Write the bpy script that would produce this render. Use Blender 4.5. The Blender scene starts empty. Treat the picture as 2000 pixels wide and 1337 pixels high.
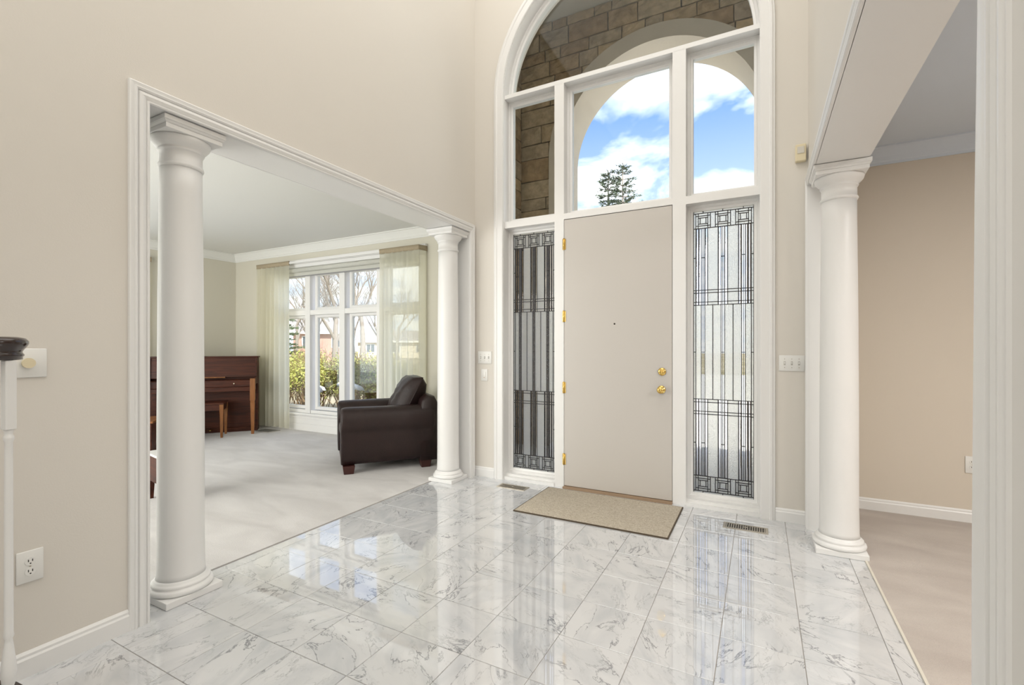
import bpy, math, random
from mathutils import Vector, Matrix

# ------------------------------------------------------------------ camera, sky, lights
scene = bpy.context.scene
COL = scene.collection
R = math.radians
YAW = R(27.84)
CAM_Z = 1.30

cam_data = bpy.data.cameras.new('camera')
cam_data.sensor_width = 36.0
cam_data.lens = 918.0 / 2000.0 * 36.0
cam_data.shift_y = (678.0 - 668.5) / 2000.0
cam_data.clip_start = 0.05
cam_data.clip_end = 500
cam = bpy.data.objects.new('camera', cam_data)
cam.location = (0, 0, CAM_Z)
cam.rotation_euler = (R(90), 0, YAW)
COL.objects.link(cam)
scene.camera = cam

scene.view_settings.view_transform = 'Standard'
scene.view_settings.look = 'None'
scene.view_settings.gamma = 1
scene.view_settings.exposure = 0.36
scene.view_settings.use_curve_mapping = False
scene.cycles.use_denoising = True
scene.cycles.max_bounces = 7
scene.cycles.diffuse_bounces = 3
scene.cycles.glossy_bounces = 3
scene.cycles.transparent_max_bounces = 10
scene.cycles.use_adaptive_sampling = True
scene.cycles.adaptive_threshold = 0.08
scene.cycles.sample_clamp_indirect = 6.0
scene.cycles.caustics_reflective = False
scene.cycles.caustics_refractive = False


def make_world():
    w = bpy.data.worlds.new('sky')
    scene.world = w
    w.use_nodes = True
    nt = w.node_tree
    N, L = nt.nodes, nt.links
    N.clear()
    out = N.new('ShaderNodeOutputWorld')
    bg = N.new('ShaderNodeBackground')
    tc = N.new('ShaderNodeTexCoord')
    sep = N.new('ShaderNodeSeparateXYZ')
    L.new(tc.outputs['Generated'], sep.inputs[0])
    add = N.new('ShaderNodeMath'); add.operation = 'ADD'; add.inputs[1].default_value = 0.22
    absz = N.new('ShaderNodeMath'); absz.operation = 'ABSOLUTE'
    L.new(sep.outputs['Z'], absz.inputs[0])
    L.new(absz.outputs[0], add.inputs[0])
    dx = N.new('ShaderNodeMath'); dx.operation = 'DIVIDE'
    dy = N.new('ShaderNodeMath'); dy.operation = 'DIVIDE'
    L.new(sep.outputs['X'], dx.inputs[0]); L.new(add.outputs[0], dx.inputs[1])
    L.new(sep.outputs['Y'], dy.inputs[0]); L.new(add.outputs[0], dy.inputs[1])
    com = N.new('ShaderNodeCombineXYZ')
    L.new(dx.outputs[0], com.inputs[0]); L.new(dy.outputs[0], com.inputs[1])
    mp = N.new('ShaderNodeMapping'); mp.inputs['Location'].default_value = SKY_OFFSET
    L.new(com.outputs[0], mp.inputs[0])
    noise = N.new('ShaderNodeTexNoise'); noise.inputs['Scale'].default_value = 2.6
    noise.inputs['Detail'].default_value = 9; noise.inputs['Roughness'].default_value = 0.55
    noise.inputs['Distortion'].default_value = 0.35
    L.new(mp.outputs[0], noise.inputs['Vector'])
    ramp = N.new('ShaderNodeValToRGB')
    ramp.color_ramp.elements[0].position = 0.43; ramp.color_ramp.elements[0].color = (0, 0, 0, 1)
    ramp.color_ramp.elements[1].position = 0.60; ramp.color_ramp.elements[1].color = (1, 1, 1, 1)
    L.new(noise.outputs['Fac'], ramp.inputs[0])
    grad = N.new('ShaderNodeValToRGB')
    e = grad.color_ramp.elements
    e[0].position = 0.0; e[0].color = (0.40, 0.44, 0.50, 1)
    e[1].position = 0.95; e[1].color = (0.038, 0.092, 0.27, 1)
    m = e.new(0.45); m.color = (0.072, 0.140, 0.305, 1)
    L.new(absz.outputs[0], grad.inputs[0])
    mix = N.new('ShaderNodeMixRGB')
    mix.inputs[2].default_value = (0.56, 0.57, 0.585, 1)
    L.new(ramp.outputs[0], mix.inputs[0]); L.new(grad.outputs[0], mix.inputs[1])
    L.new(mix.outputs[0], bg.inputs[0])
    bg.inputs[1].default_value = 2.9
    L.new(bg.outputs[0], out.inputs[0])


SKY_OFFSET = (7.3, 4.4, 0.0)
make_world()


def area_light(name, loc, rot, sx, sy, power, color=(1, 1, 1)):
    d = bpy.data.lights.new(name, 'AREA')
    d.shape = 'RECTANGLE'; d.size = sx; d.size_y = sy
    d.energy = power; d.color = color
    o = bpy.data.objects.new(name, d)
    o.location = loc; o.rotation_euler = rot
    COL.objects.link(o)
    return o


sun_d = bpy.data.lights.new('sun', 'SUN')
sun_d.energy = 6.5; sun_d.angle = R(0.6); sun_d.color = (1.0, 0.97, 0.92)
sun = bpy.data.objects.new('sun', sun_d)
sun.rotation_euler = Vector((-0.60, 0.33, -0.75)).to_track_quat('-Z', 'Y').to_euler()
COL.objects.link(sun)

area_light('foyer_ceiling_fill', (-1.12, 0.03, 5.37), (0, 0, 0), 2.8, 7.9, 98, (1.0, 0.98, 0.95))  # added unseen panel across the whole ceiling, brightens the foyer
area_light('hall_rear_fill', (-1.1, -3.8, 1.6), (R(90), 0, 0), 2.6, 2.4, 12, (1.0, 0.99, 0.97))  # added fill behind the camera, the rear wall has no window
area_light('living_rear_fill', (-5.6, -1.1, 1.5), (R(90), 0, 0), 3.6, 2.0, 130, (1.0, 1.0, 0.97))  # invented soft source lifting the living room, solid wall behind it
area_light('dining_ceiling_fill', (2.6, 1.6, 2.78), (0, 0, 0), 1.6, 1.6, 82, (1.0, 0.97, 0.93))  # fill panel added out of view to brighten the empty room

# ------------------------------------------------------------------ materials
MATS = {}


def new_mat(name):
    m = bpy.data.materials.new(name)
    m.use_nodes = True
    nt = m.node_tree
    b = nt.nodes['Principled BSDF']
    return m, nt, b


def mat(name, col, rough=0.5, metal=0.0, var=0.0, vscale=8.0, bump=0.0, bscale=60.0, coat=0.0, spec=0.5):
    if name in MATS:
        return MATS[name]
    m, nt, b = new_mat(name)
    b.inputs['Roughness'].default_value = rough
    b.inputs['Metallic'].default_value = metal
    b.inputs['Coat Weight'].default_value = coat
    b.inputs['Specular IOR Level'].default_value = spec
    b.inputs['Base Color'].default_value = (*col, 1)
    tc = nt.nodes.new('ShaderNodeTexCoord')
    n = nt.nodes.new('ShaderNodeTexNoise')
    n.inputs['Scale'].default_value = vscale; n.inputs['Detail'].default_value = 5
    nt.links.new(tc.outputs['Object'], n.inputs['Vector'])
    if var > 0:
        mx = nt.nodes.new('ShaderNodeMixRGB')
        mx.inputs[1].default_value = tuple(c * (1 - var) for c in col) + (1,)
        mx.inputs[2].default_value = tuple(min(1, c * (1 + var)) for c in col) + (1,)
        nt.links.new(n.outputs['Fac'], mx.inputs[0])
        nt.links.new(mx.outputs[0], b.inputs['Base Color'])
    if bump > 0:
        n2 = nt.nodes.new('ShaderNodeTexNoise')
        n2.inputs['Scale'].default_value = bscale; n2.inputs['Detail'].default_value = 4
        nt.links.new(tc.outputs['Object'], n2.inputs['Vector'])
        bp = nt.nodes.new('ShaderNodeBump'); bp.inputs['Strength'].default_value = bump
        bp.inputs['Distance'].default_value = 0.01
        nt.links.new(n2.outputs['Fac'], bp.inputs['Height'])
        nt.links.new(bp.outputs[0], b.inputs['Normal'])
    MATS[name] = m
    return m


WALL = mat('foyer_paint', (0.785, 0.742, 0.672), 0.75, var=0.015, vscale=1.2, bump=0.05, bscale=180)
WALL_LIV = mat('living_paint', (0.70, 0.67, 0.57), 0.75, var=0.015, vscale=1.2, bump=0.05, bscale=180)
WALL_DIN = mat('dining_paint', (0.74, 0.665, 0.565), 0.75, var=0.015, vscale=1.2, bump=0.05, bscale=180)
TRIM = mat('white_trim', (0.89, 0.882, 0.86), 0.38, var=0.01, vscale=3)
DOORW = mat('door_paint', (0.62, 0.585, 0.54), 0.42, var=0.01, vscale=2)
CEIL = mat('ceiling_paint', (0.84, 0.84, 0.80), 0.85, var=0.01, vscale=2, bump=0.04, bscale=200)
CEIL_DIN = mat('dining_ceiling_paint', (0.70, 0.765, 0.85), 0.85, var=0.01, vscale=2)
PLATE = mat('plate_plastic', (0.88, 0.87, 0.83), 0.35, var=0.01)
CREAM = mat('cream_plastic', (0.80, 0.70, 0.48), 0.4, var=0.03)
DARK = mat('slot_dark', (0.04, 0.035, 0.03), 0.7, var=0.1)
BRASS = mat('polished_brass', (0.80, 0.56, 0.18), 0.18, 1.0, var=0.08, vscale=40)
LEAD = mat('lead_came', (0.035, 0.03, 0.028), 0.5, 0.4, var=0.2, vscale=30)
VENTM = mat('vent_metal', (0.50, 0.45, 0.37), 0.35, 0.6, var=0.08)
LIME = mat('limestone', (0.62, 0.55, 0.45), 0.85, var=0.1, vscale=5, bump=0.25, bscale=40)
MORTAR = mat('mortar', (0.17, 0.14, 0.10), 0.95, var=0.2, vscale=10, bump=0.4, bscale=50)
FEETW = mat('chair_foot_wood', (0.06, 0.018, 0.014), 0.35, var=0.2)
SNOW = mat('snow', (0.92, 0.93, 0.97), 0.7, var=0.04)


def wood_mat(name, c1, c2, rough, scale=(1.2, 14, 14), coat=0.3):
    m, nt, b = new_mat(name)
    tc = nt.nodes.new('ShaderNodeTexCoord')
    mp = nt.nodes.new('ShaderNodeMapping'); mp.inputs['Scale'].default_value = scale
    nt.links.new(tc.outputs['Object'], mp.inputs[0])
    n = nt.nodes.new('ShaderNodeTexNoise'); n.inputs['Scale'].default_value = 2.2
    n.inputs['Detail'].default_value = 8; n.inputs['Distortion'].default_value = 0.8
    nt.links.new(mp.outputs[0], n.inputs['Vector'])
    r = nt.nodes.new('ShaderNodeValToRGB')
    r.color_ramp.elements[0].position = 0.32; r.color_ramp.elements[0].color = (*c1, 1)
    r.color_ramp.elements[1].position = 0.7; r.color_ramp.elements[1].color = (*c2, 1)
    nt.links.new(n.outputs['Fac'], r.inputs[0])
    nt.links.new(r.outputs[0], b.inputs['Base Color'])
    b.inputs['Roughness'].default_value = rough
    b.inputs['Coat Weight'].default_value = coat
    b.inputs['Coat Roughness'].default_value = 0.15
    b.inputs['Specular IOR Level'].default_value = 0.25
    return m


MAHOG = wood_mat('piano_mahogany', (0.036, 0.008, 0.003), (0.090, 0.022, 0.008), 0.45, coat=0.05)
OAK = wood_mat('leg_walnut', (0.20, 0.075, 0.022), (0.36, 0.15, 0.05), 0.32, (10, 10, 1.4))
DARKWOOD = wood_mat('rail_dark_wood', (0.012, 0.006, 0.005), (0.035, 0.014, 0.010), 0.16, (6, 6, 6), 0.8)


def marble_mat():
    m, nt, b = new_mat('carrara_marble')
    N, L = nt.nodes, nt.links
    geo = N.new('ShaderNodeNewGeometry')
    oi = N.new('ShaderNodeObjectInfo')
    # every tile shifts and turns the veining
    shift = N.new('ShaderNodeVectorMath'); shift.operation = 'SCALE'
    comb = N.new('ShaderNodeCombineXYZ')
    L.new(oi.outputs['Random'], comb.inputs[0]); L.new(oi.outputs['Random'], comb.inputs[1]); L.new(oi.outputs['Random'], comb.inputs[2])
    L.new(comb.outputs[0], shift.inputs[0]); shift.inputs['Scale'].default_value = 37.0
    add = N.new('ShaderNodeVectorMath'); add.operation = 'ADD'
    rot = N.new('ShaderNodeVectorRotate'); rot.rotation_type = 'Z_AXIS'
    ang = N.new('ShaderNodeMath'); ang.operation = 'MULTIPLY'; ang.inputs[1].default_value = 2.2
    L.new(oi.outputs['Random'], ang.inputs[0]); L.new(ang.outputs[0], rot.inputs['Angle'])
    L.new(geo.outputs['Position'], rot.inputs['Vector'])
    L.new(rot.outputs[0], add.inputs[0]); L.new(shift.outputs[0], add.inputs[1])
    mp = N.new('ShaderNodeMapping'); mp.inputs['Scale'].default_value = (1.0, 2.3, 1.0)
    L.new(add.outputs[0], mp.inputs[0])

    def vein(scale, width, dist, detail):
        n = N.new('ShaderNodeTexNoise')
        n.inputs['Scale'].default_value = scale; n.inputs['Detail'].default_value = detail
        n.inputs['Roughness'].default_value = 0.6; n.inputs['Distortion'].default_value = dist
        L.new(mp.outputs[0], n.inputs['Vector'])
        s = N.new('ShaderNodeMath'); s.operation = 'SUBTRACT'; s.inputs[1].default_value = 0.5
        a = N.new('ShaderNodeMath'); a.operation = 'ABSOLUTE'
        L.new(n.outputs['Fac'], s.inputs[0]); L.new(s.outputs[0], a.inputs[0])
        r = N.new('ShaderNodeMapRange'); r.inputs['From Min'].default_value = 0.0
        r.inputs['From Max'].default_value = width
        r.inputs['To Min'].default_value = 1.0; r.inputs['To Max'].default_value = 0.0
        L.new(a.outputs[0], r.inputs['Value'])
        return r.outputs[0]

    v1 = vein(3.2, 0.014, 0.6, 7)
    v2 = vein(10.0, 0.024, 0.5, 5)
    # veins fade in and out
    mk = N.new('ShaderNodeTexNoise'); mk.inputs['Scale'].default_value = 4.0; mk.inputs['Detail'].default_value = 3
    L.new(add.outputs[0], mk.inputs['Vector'])
    mkr = N.new('ShaderNodeMapRange'); mkr.inputs['From Min'].default_value = 0.42; mkr.inputs['From Max'].default_value = 0.62
    L.new(mk.outputs['Fac'], mkr.inputs['Value'])
    mul1 = N.new('ShaderNodeMath'); mul1.operation = 'MULTIPLY'
    L.new(v1, mul1.inputs[0]); L.new(mkr.outputs[0], mul1.inputs[1])
    mul2 = N.new('ShaderNodeMath'); mul2.operation = 'MULTIPLY'
    mk2 = N.new('ShaderNodeTexNoise'); mk2.inputs['Scale'].default_value = 7.0
    L.new(add.outputs[0], mk2.inputs['Vector'])
    mkr2 = N.new('ShaderNodeMapRange'); mkr2.inputs['From Min'].default_value = 0.5; mkr2.inputs['From Max'].default_value = 0.7
    mkr2.inputs['To Max'].default_value = 0.55
    L.new(mk2.outputs['Fac'], mkr2.inputs['Value'])
    L.new(v2, mul2.inputs[0]); L.new(mkr2.outputs[0], mul2.inputs[1])
    mxv = N.new('ShaderNodeMath'); mxv.operation = 'MAXIMUM'
    L.new(mul1.outputs[0], mxv.inputs[0]); L.new(mul2.outputs[0], mxv.inputs[1])
    cl = N.new('ShaderNodeTexNoise'); cl.inputs['Scale'].default_value = 3.2; cl.inputs['Detail'].default_value = 6
    cl.inputs['Distortion'].default_value = 1.0
    L.new(mp.outputs[0], cl.inputs['Vector'])
    base = N.new('ShaderNodeValToRGB')
    base.color_ramp.elements[0].position = 0.28; base.color_ramp.elements[0].color = (0.575, 0.59, 0.61, 1)
    base.color_ramp.elements[1].position = 0.58; base.color_ramp.elements[1].color = (0.725, 0.728, 0.732, 1)
    L.new(cl.outputs['Fac'], base.inputs[0])
    mix = N.new('ShaderNodeMixRGB'); mix.inputs[2].default_value = (0.12, 0.125, 0.145, 1)
    sc = N.new('ShaderNodeMath'); sc.operation = 'MULTIPLY'; sc.inputs[1].default_value = 0.85
    L.new(mxv.outputs[0], sc.inputs[0]); L.new(sc.outputs[0], mix.inputs[0])
    L.new(base.outputs[0], mix.inputs[1]); L.new(mix.outputs[0], b.inputs['Base Color'])
    b.inputs['Roughness'].default_value = 0.022
    b.inputs['IOR'].default_value = 2.6
    return m


MARBLE = marble_mat()
GROUT = mat('tile_grout', (0.50, 0.45, 0.40), 0.8, var=0.1, vscale=20)


def carpet_mat(name, c1, c2, c3):
    m, nt, b = new_mat(name)
    N, L = nt.nodes, nt.links
    geo = N.new('ShaderNodeNewGeometry')
    mp = N.new('ShaderNodeMapping'); mp.inputs['Scale'].default_value = (1.0, 2.4, 1.0); mp.inputs['Rotation'].default_value = (0, 0, 0.9)
    L.new(geo.outputs['Position'], mp.inputs[0])
    n = N.new('ShaderNodeTexNoise'); n.inputs['Scale'].default_value = 1.6; n.inputs['Detail'].default_value = 4; n.inputs['Distortion'].default_value = 0.6
    L.new(mp.outputs[0], n.inputs['Vector'])
    r = N.new('ShaderNodeValToRGB')
    r.color_ramp.elements[0].position = 0.35; r.color_ramp.elements[0].color = (*c1, 1)
    r.color_ramp.elements[1].position = 0.65; r.color_ramp.elements[1].color = (*c2, 1)
    L.new(n.outputs['Fac'], r.inputs[0])
    f = N.new('ShaderNodeTexNoise'); f.inputs['Scale'].default_value = 260; f.inputs['Detail'].default_value = 2
    L.new(geo.outputs['Position'], f.inputs['Vector'])
    mx = N.new('ShaderNodeMixRGB'); mx.blend_type = 'MULTIPLY'; mx.inputs[0].default_value = 0.35
    L.new(r.outputs[0], mx.inputs[1])
    rr = N.new('ShaderNodeMapRange'); rr.inputs['To Min'].default_value = 0.6; rr.inputs['To Max'].default_value = 1.25
    L.new(f.outputs['Fac'], rr.inputs['Value']); L.new(rr.outputs[0], mx.inputs[2])
    L.new(mx.outputs[0], b.inputs['Base Color'])
    bp = N.new('ShaderNodeBump'); bp.inputs['Strength'].default_value = 0.5; bp.inputs['Distance'].default_value = 0.006
    L.new(f.outputs['Fac'], bp.inputs['Height']); L.new(bp.outputs[0], b.inputs['Normal'])
    b.inputs['Roughness'].default_value = 0.95
    b.inputs['Sheen Weight'].default_value = 0.3
    b.inputs['Specular IOR Level'].default_value = 0.1
    return m


CARPET_L = carpet_mat('living_carpet', (0.575, 0.55, 0.53), (0.70, 0.675, 0.655), None)
CARPET_D = carpet_mat('dining_carpet', (0.50, 0.43, 0.38), (0.60, 0.53, 0.47), None)


def leather_mat():
    m, nt, b = new_mat('dark_brown_leather')
    N, L = nt.nodes, nt.links
    tc = N.new('ShaderNodeTexCoord')
    v = N.new('ShaderNodeTexVoronoi'); v.inputs['Scale'].default_value = 220
    L.new(tc.outputs['Object'], v.inputs['Vector'])
    n = N.new('ShaderNodeTexNoise'); n.inputs['Scale'].default_value = 7; n.inputs['Detail'].default_value = 4
    L.new(tc.outputs['Object'], n.inputs['Vector'])
    r = N.new('ShaderNodeValToRGB')
    r.color_ramp.elements[0].color = (0.012, 0.0055, 0.005, 1); r.color_ramp.elements[1].color = (0.028, 0.012, 0.010, 1)
    L.new(n.outputs['Fac'], r.inputs[0]); L.new(r.outputs[0], b.inputs['Base Color'])
    ad = N.new('ShaderNodeMath'); ad.operation = 'MULTIPLY_ADD'; ad.inputs[1].default_value = 4.0
    L.new(n.outputs['Fac'], ad.inputs[0]); L.new(v.outputs['Distance'], ad.inputs[2])
    bp = N.new('ShaderNodeBump'); bp.inputs['Strength'].default_value = 0.3; bp.inputs['Distance'].default_value = 0.004
    L.new(ad.outputs[0], bp.inputs['Height']); L.new(bp.outputs[0], b.inputs['Normal'])
    b.inputs['Roughness'].default_value = 0.36
    b.inputs['Specular IOR Level'].default_value = 0.42
    return m


LEATHER = leather_mat()


def glass_mat(name, tint=(0.96, 0.98, 0.97), refl=0.07, rough=0.0):
    m = bpy.data.materials.new(name); m.use_nodes = True
    nt = m.node_tree; N, L = nt.nodes, nt.links; N.clear()
    out = N.new('ShaderNodeOutputMaterial')
    t = N.new('ShaderNodeBsdfTransparent'); t.inputs[0].default_value = (*tint, 1)
    g = N.new('ShaderNodeBsdfGlossy'); g.inputs['Roughness'].default_value = rough
    fr = N.new('ShaderNodeFresnel'); fr.inputs[0].default_value = 1.45
    mul = N.new('ShaderNodeMath'); mul.operation = 'MULTIPLY'; mul.inputs[1].default_value = refl * 14
    L.new(fr.outputs[0], mul.inputs[0])
    cl = N.new('ShaderNodeClamp'); L.new(mul.outputs[0], cl.inputs[0]); cl.inputs['Max'].default_value = 0.5
    mx = N.new('ShaderNodeMixShader')
    L.new(cl.outputs[0], mx.inputs[0]); L.new(t.outputs[0], mx.inputs[1]); L.new(g.outputs[0], mx.inputs[2])
    L.new(mx.outputs[0], out.inputs[0])
    return m


GLASS = glass_mat('window_glass', refl=0.014)


def textured_glass(name, tint, trans, bump, scale, rough):
    """patterned glass: part of the light goes straight through, part is bent and blurred by the relief"""
    m = bpy.data.materials.new(name); m.use_nodes = True
    nt = m.node_tree; N, L = nt.nodes, nt.links; N.clear()
    out = N.new('ShaderNodeOutputMaterial')
    tc = N.new('ShaderNodeTexCoord')
    n = N.new('ShaderNodeTexNoise'); n.inputs['Scale'].default_value = scale; n.inputs['Detail'].default_value = 2
    n.inputs['Distortion'].default_value = 1.2
    L.new(tc.outputs['Object'], n.inputs['Vector'])
    bp = N.new('ShaderNodeBump'); bp.inputs['Strength'].default_value = bump; bp.inputs['Distance'].default_value = 0.01
    L.new(n.outputs['Fac'], bp.inputs['Height'])
    t = N.new('ShaderNodeBsdfTransparent'); t.inputs[0].default_value = (*tint, 1)
    rf = N.new('ShaderNodeBsdfRefraction'); rf.inputs['Color'].default_value = (*tint, 1)
    rf.inputs['IOR'].default_value = 1.30; rf.inputs['Roughness'].default_value = rough
    L.new(bp.outputs[0], rf.inputs['Normal'])
    g = N.new('ShaderNodeBsdfGlossy'); g.inputs['Roughness'].default_value = 0.12
    L.new(bp.outputs[0], g.inputs['Normal'])
    tl = N.new('ShaderNodeBsdfTranslucent'); tl.inputs[0].default_value = (*tint, 1)
    L.new(bp.outputs[0], tl.inputs['Normal'])
    m1 = N.new('ShaderNodeMixShader'); m1.inputs[0].default_value = 0.70
    L.new(rf.outputs[0], m1.inputs[1]); L.new(tl.outputs[0], m1.inputs[2])
    m2 = N.new('ShaderNodeMixShader'); m2.inputs[0].default_value = trans
    L.new(m1.outputs[0], m2.inputs[1]); L.new(t.outputs[0], m2.inputs[2])
    m3 = N.new('ShaderNodeMixShader'); m3.inputs[0].default_value = 0.04
    L.new(m2.outputs[0], m3.inputs[1]); L.new(g.outputs[0], m3.inputs[2])
    L.new(m3.outputs[0], out.inputs[0])
    return m


PEBBLE = textured_glass('pebbled_glass', (0.98, 0.955, 0.86), 0.06, 1.0, 90, 0.40)
RIPPLE = textured_glass('rippled_glass', (0.97, 0.945, 0.84), 0.06, 1.0, 55, 0.40)


def bevel_glass():
    m = bpy.data.materials.new('bevelled_glass'); m.use_nodes = True
    nt = m.node_tree; N, L = nt.nodes, nt.links; N.clear()
    out = N.new('ShaderNodeOutputMaterial')
    rf = N.new('ShaderNodeBsdfRefraction'); rf.inputs['IOR'].default_value = 1.5; rf.inputs['Roughness'].default_value = 0.03
    rf.inputs['Color'].default_value = (0.98, 0.98, 0.97, 1)
    tc = N.new('ShaderNodeTexCoord')
    n = N.new('ShaderNodeTexNoise'); n.inputs['Scale'].default_value = 30
    L.new(tc.outputs['Object'], n.inputs['Vector'])
    bp = N.new('ShaderNodeBump'); bp.inputs['Strength'].default_value = 0.15; bp.inputs['Distance'].default_value = 0.01
    L.new(n.outputs['Fac'], bp.inputs['Height']); L.new(bp.outputs[0], rf.inputs['Normal'])
    g = N.new('ShaderNodeBsdfGlossy'); g.inputs['Roughness'].default_value = 0.03
    mx = N.new('ShaderNodeMixShader'); mx.inputs[0].default_value = 0.05
    L.new(rf.outputs[0], mx.inputs[1]); L.new(g.outputs[0], mx.inputs[2])
    L.new(mx.outputs[0], out.inputs[0])
    return m


BEVELG = bevel_glass()


def sheer_mat():
    m = bpy.data.materials.new('sheer_curtain'); m.use_nodes = True
    nt = m.node_tree; N, L = nt.nodes, nt.links; N.clear()
    out = N.new('ShaderNodeOutputMaterial')
    tc = N.new('ShaderNodeTexCoord')
    n = N.new('ShaderNodeTexNoise'); n.inputs['Scale'].default_value = 180
    L.new(tc.outputs['Object'], n.inputs['Vector'])
    d = N.new('ShaderNodeBsdfDiffuse'); t = N.new('ShaderNodeBsdfTranslucent'); tr = N.new('ShaderNodeBsdfTransparent')
    mxc = N.new('ShaderNodeMixRGB'); mxc.inputs[1].default_value = (0.88, 0.86, 0.74, 1); mxc.inputs[2].default_value = (0.93, 0.915, 0.81, 1)
    L.new(n.outputs['Fac'], mxc.inputs[0])
    L.new(mxc.outputs[0], d.inputs[0]); L.new(mxc.outputs[0], t.inputs[0])
    tr.inputs[0].default_value = (0.98, 0.97, 0.90, 1)
    a = N.new('ShaderNodeMixShader'); a.inputs[0].default_value = 0.80
    L.new(d.outputs[0], a.inputs[1]); L.new(t.outputs[0], a.inputs[2])
    b2 = N.new('ShaderNodeMixShader'); b2.inputs[0].default_value = 0.24
    L.new(a.outputs[0], b2.inputs[1]); L.new(tr.outputs[0], b2.inputs[2])
    L.new(b2.outputs[0], out.inputs[0])
    return m


SHEER = sheer_mat()
HEADER = mat('curtain_header_cloth', (0.42, 0.35, 0.24), 0.9, var=0.15, vscale=60)
BLIND = mat('blind_fabric', (0.62, 0.62, 0.56), 0.8, var=0.05, vscale=30)


def stone_mat():
    m, nt, b = new_mat('rock_faced_sandstone')
    N, L = nt.nodes, nt.links
    oi = N.new('ShaderNodeObjectInfo'); geo = N.new('ShaderNodeNewGeometry')
    r = N.new('ShaderNodeValToRGB')
    cs = [(0.0, (0.30, 0.20, 0.115)), (0.3, (0.40, 0.29, 0.17)), (0.55, (0.47, 0.37, 0.24)), (0.8, (0.36, 0.285, 0.20)), (1.0, (0.50, 0.37, 0.21))]
    e = r.color_ramp.elements
    e[0].position = 0; e[0].color = (*cs[0][1], 1); e[1].position = 1; e[1].color = (*cs[-1][1], 1)
    for p, c in cs[1:-1]:
        k = e.new(p); k.color = (*c, 1)
    L.new(oi.outputs['Random'], r.inputs[0])
    n = N.new('ShaderNodeTexNoise'); n.inputs['Scale'].default_value = 9; n.inputs['Detail'].default_value = 8; n.inputs['Roughness'].default_value = 0.65
    L.new(geo.outputs['Position'], n.inputs['Vector'])
    mx = N.new('ShaderNodeMixRGB'); mx.blend_type = 'MULTIPLY'; mx.inputs[0].default_value = 0.8
    mr = N.new('ShaderNodeMapRange'); mr.inputs['From Min'].default_value = 0.25; mr.inputs['From Max'].default_value = 0.75
    mr.inputs['To Min'].default_value = 0.7; mr.inputs['To Max'].default_value = 1.8
    L.new(n.outputs['Fac'], mr.inputs['Value'])
    L.new(r.outputs[0], mx.inputs[1]); L.new(mr.outputs[0], mx.inputs[2]); L.new(mx.outputs[0], b.inputs['Base Color'])
    bp = N.new('ShaderNodeBump'); bp.inputs['Strength'].default_value = 0.7; bp.inputs['Distance'].default_value = 0.03
    L.new(n.outputs['Fac'], bp.inputs['Height']); L.new(bp.outputs[0], b.inputs['Normal'])
    b.inputs['Roughness'].default_value = 0.9
    return m


STONE = stone_mat()

# ------------------------------------------------------------------ mesh helpers


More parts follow.
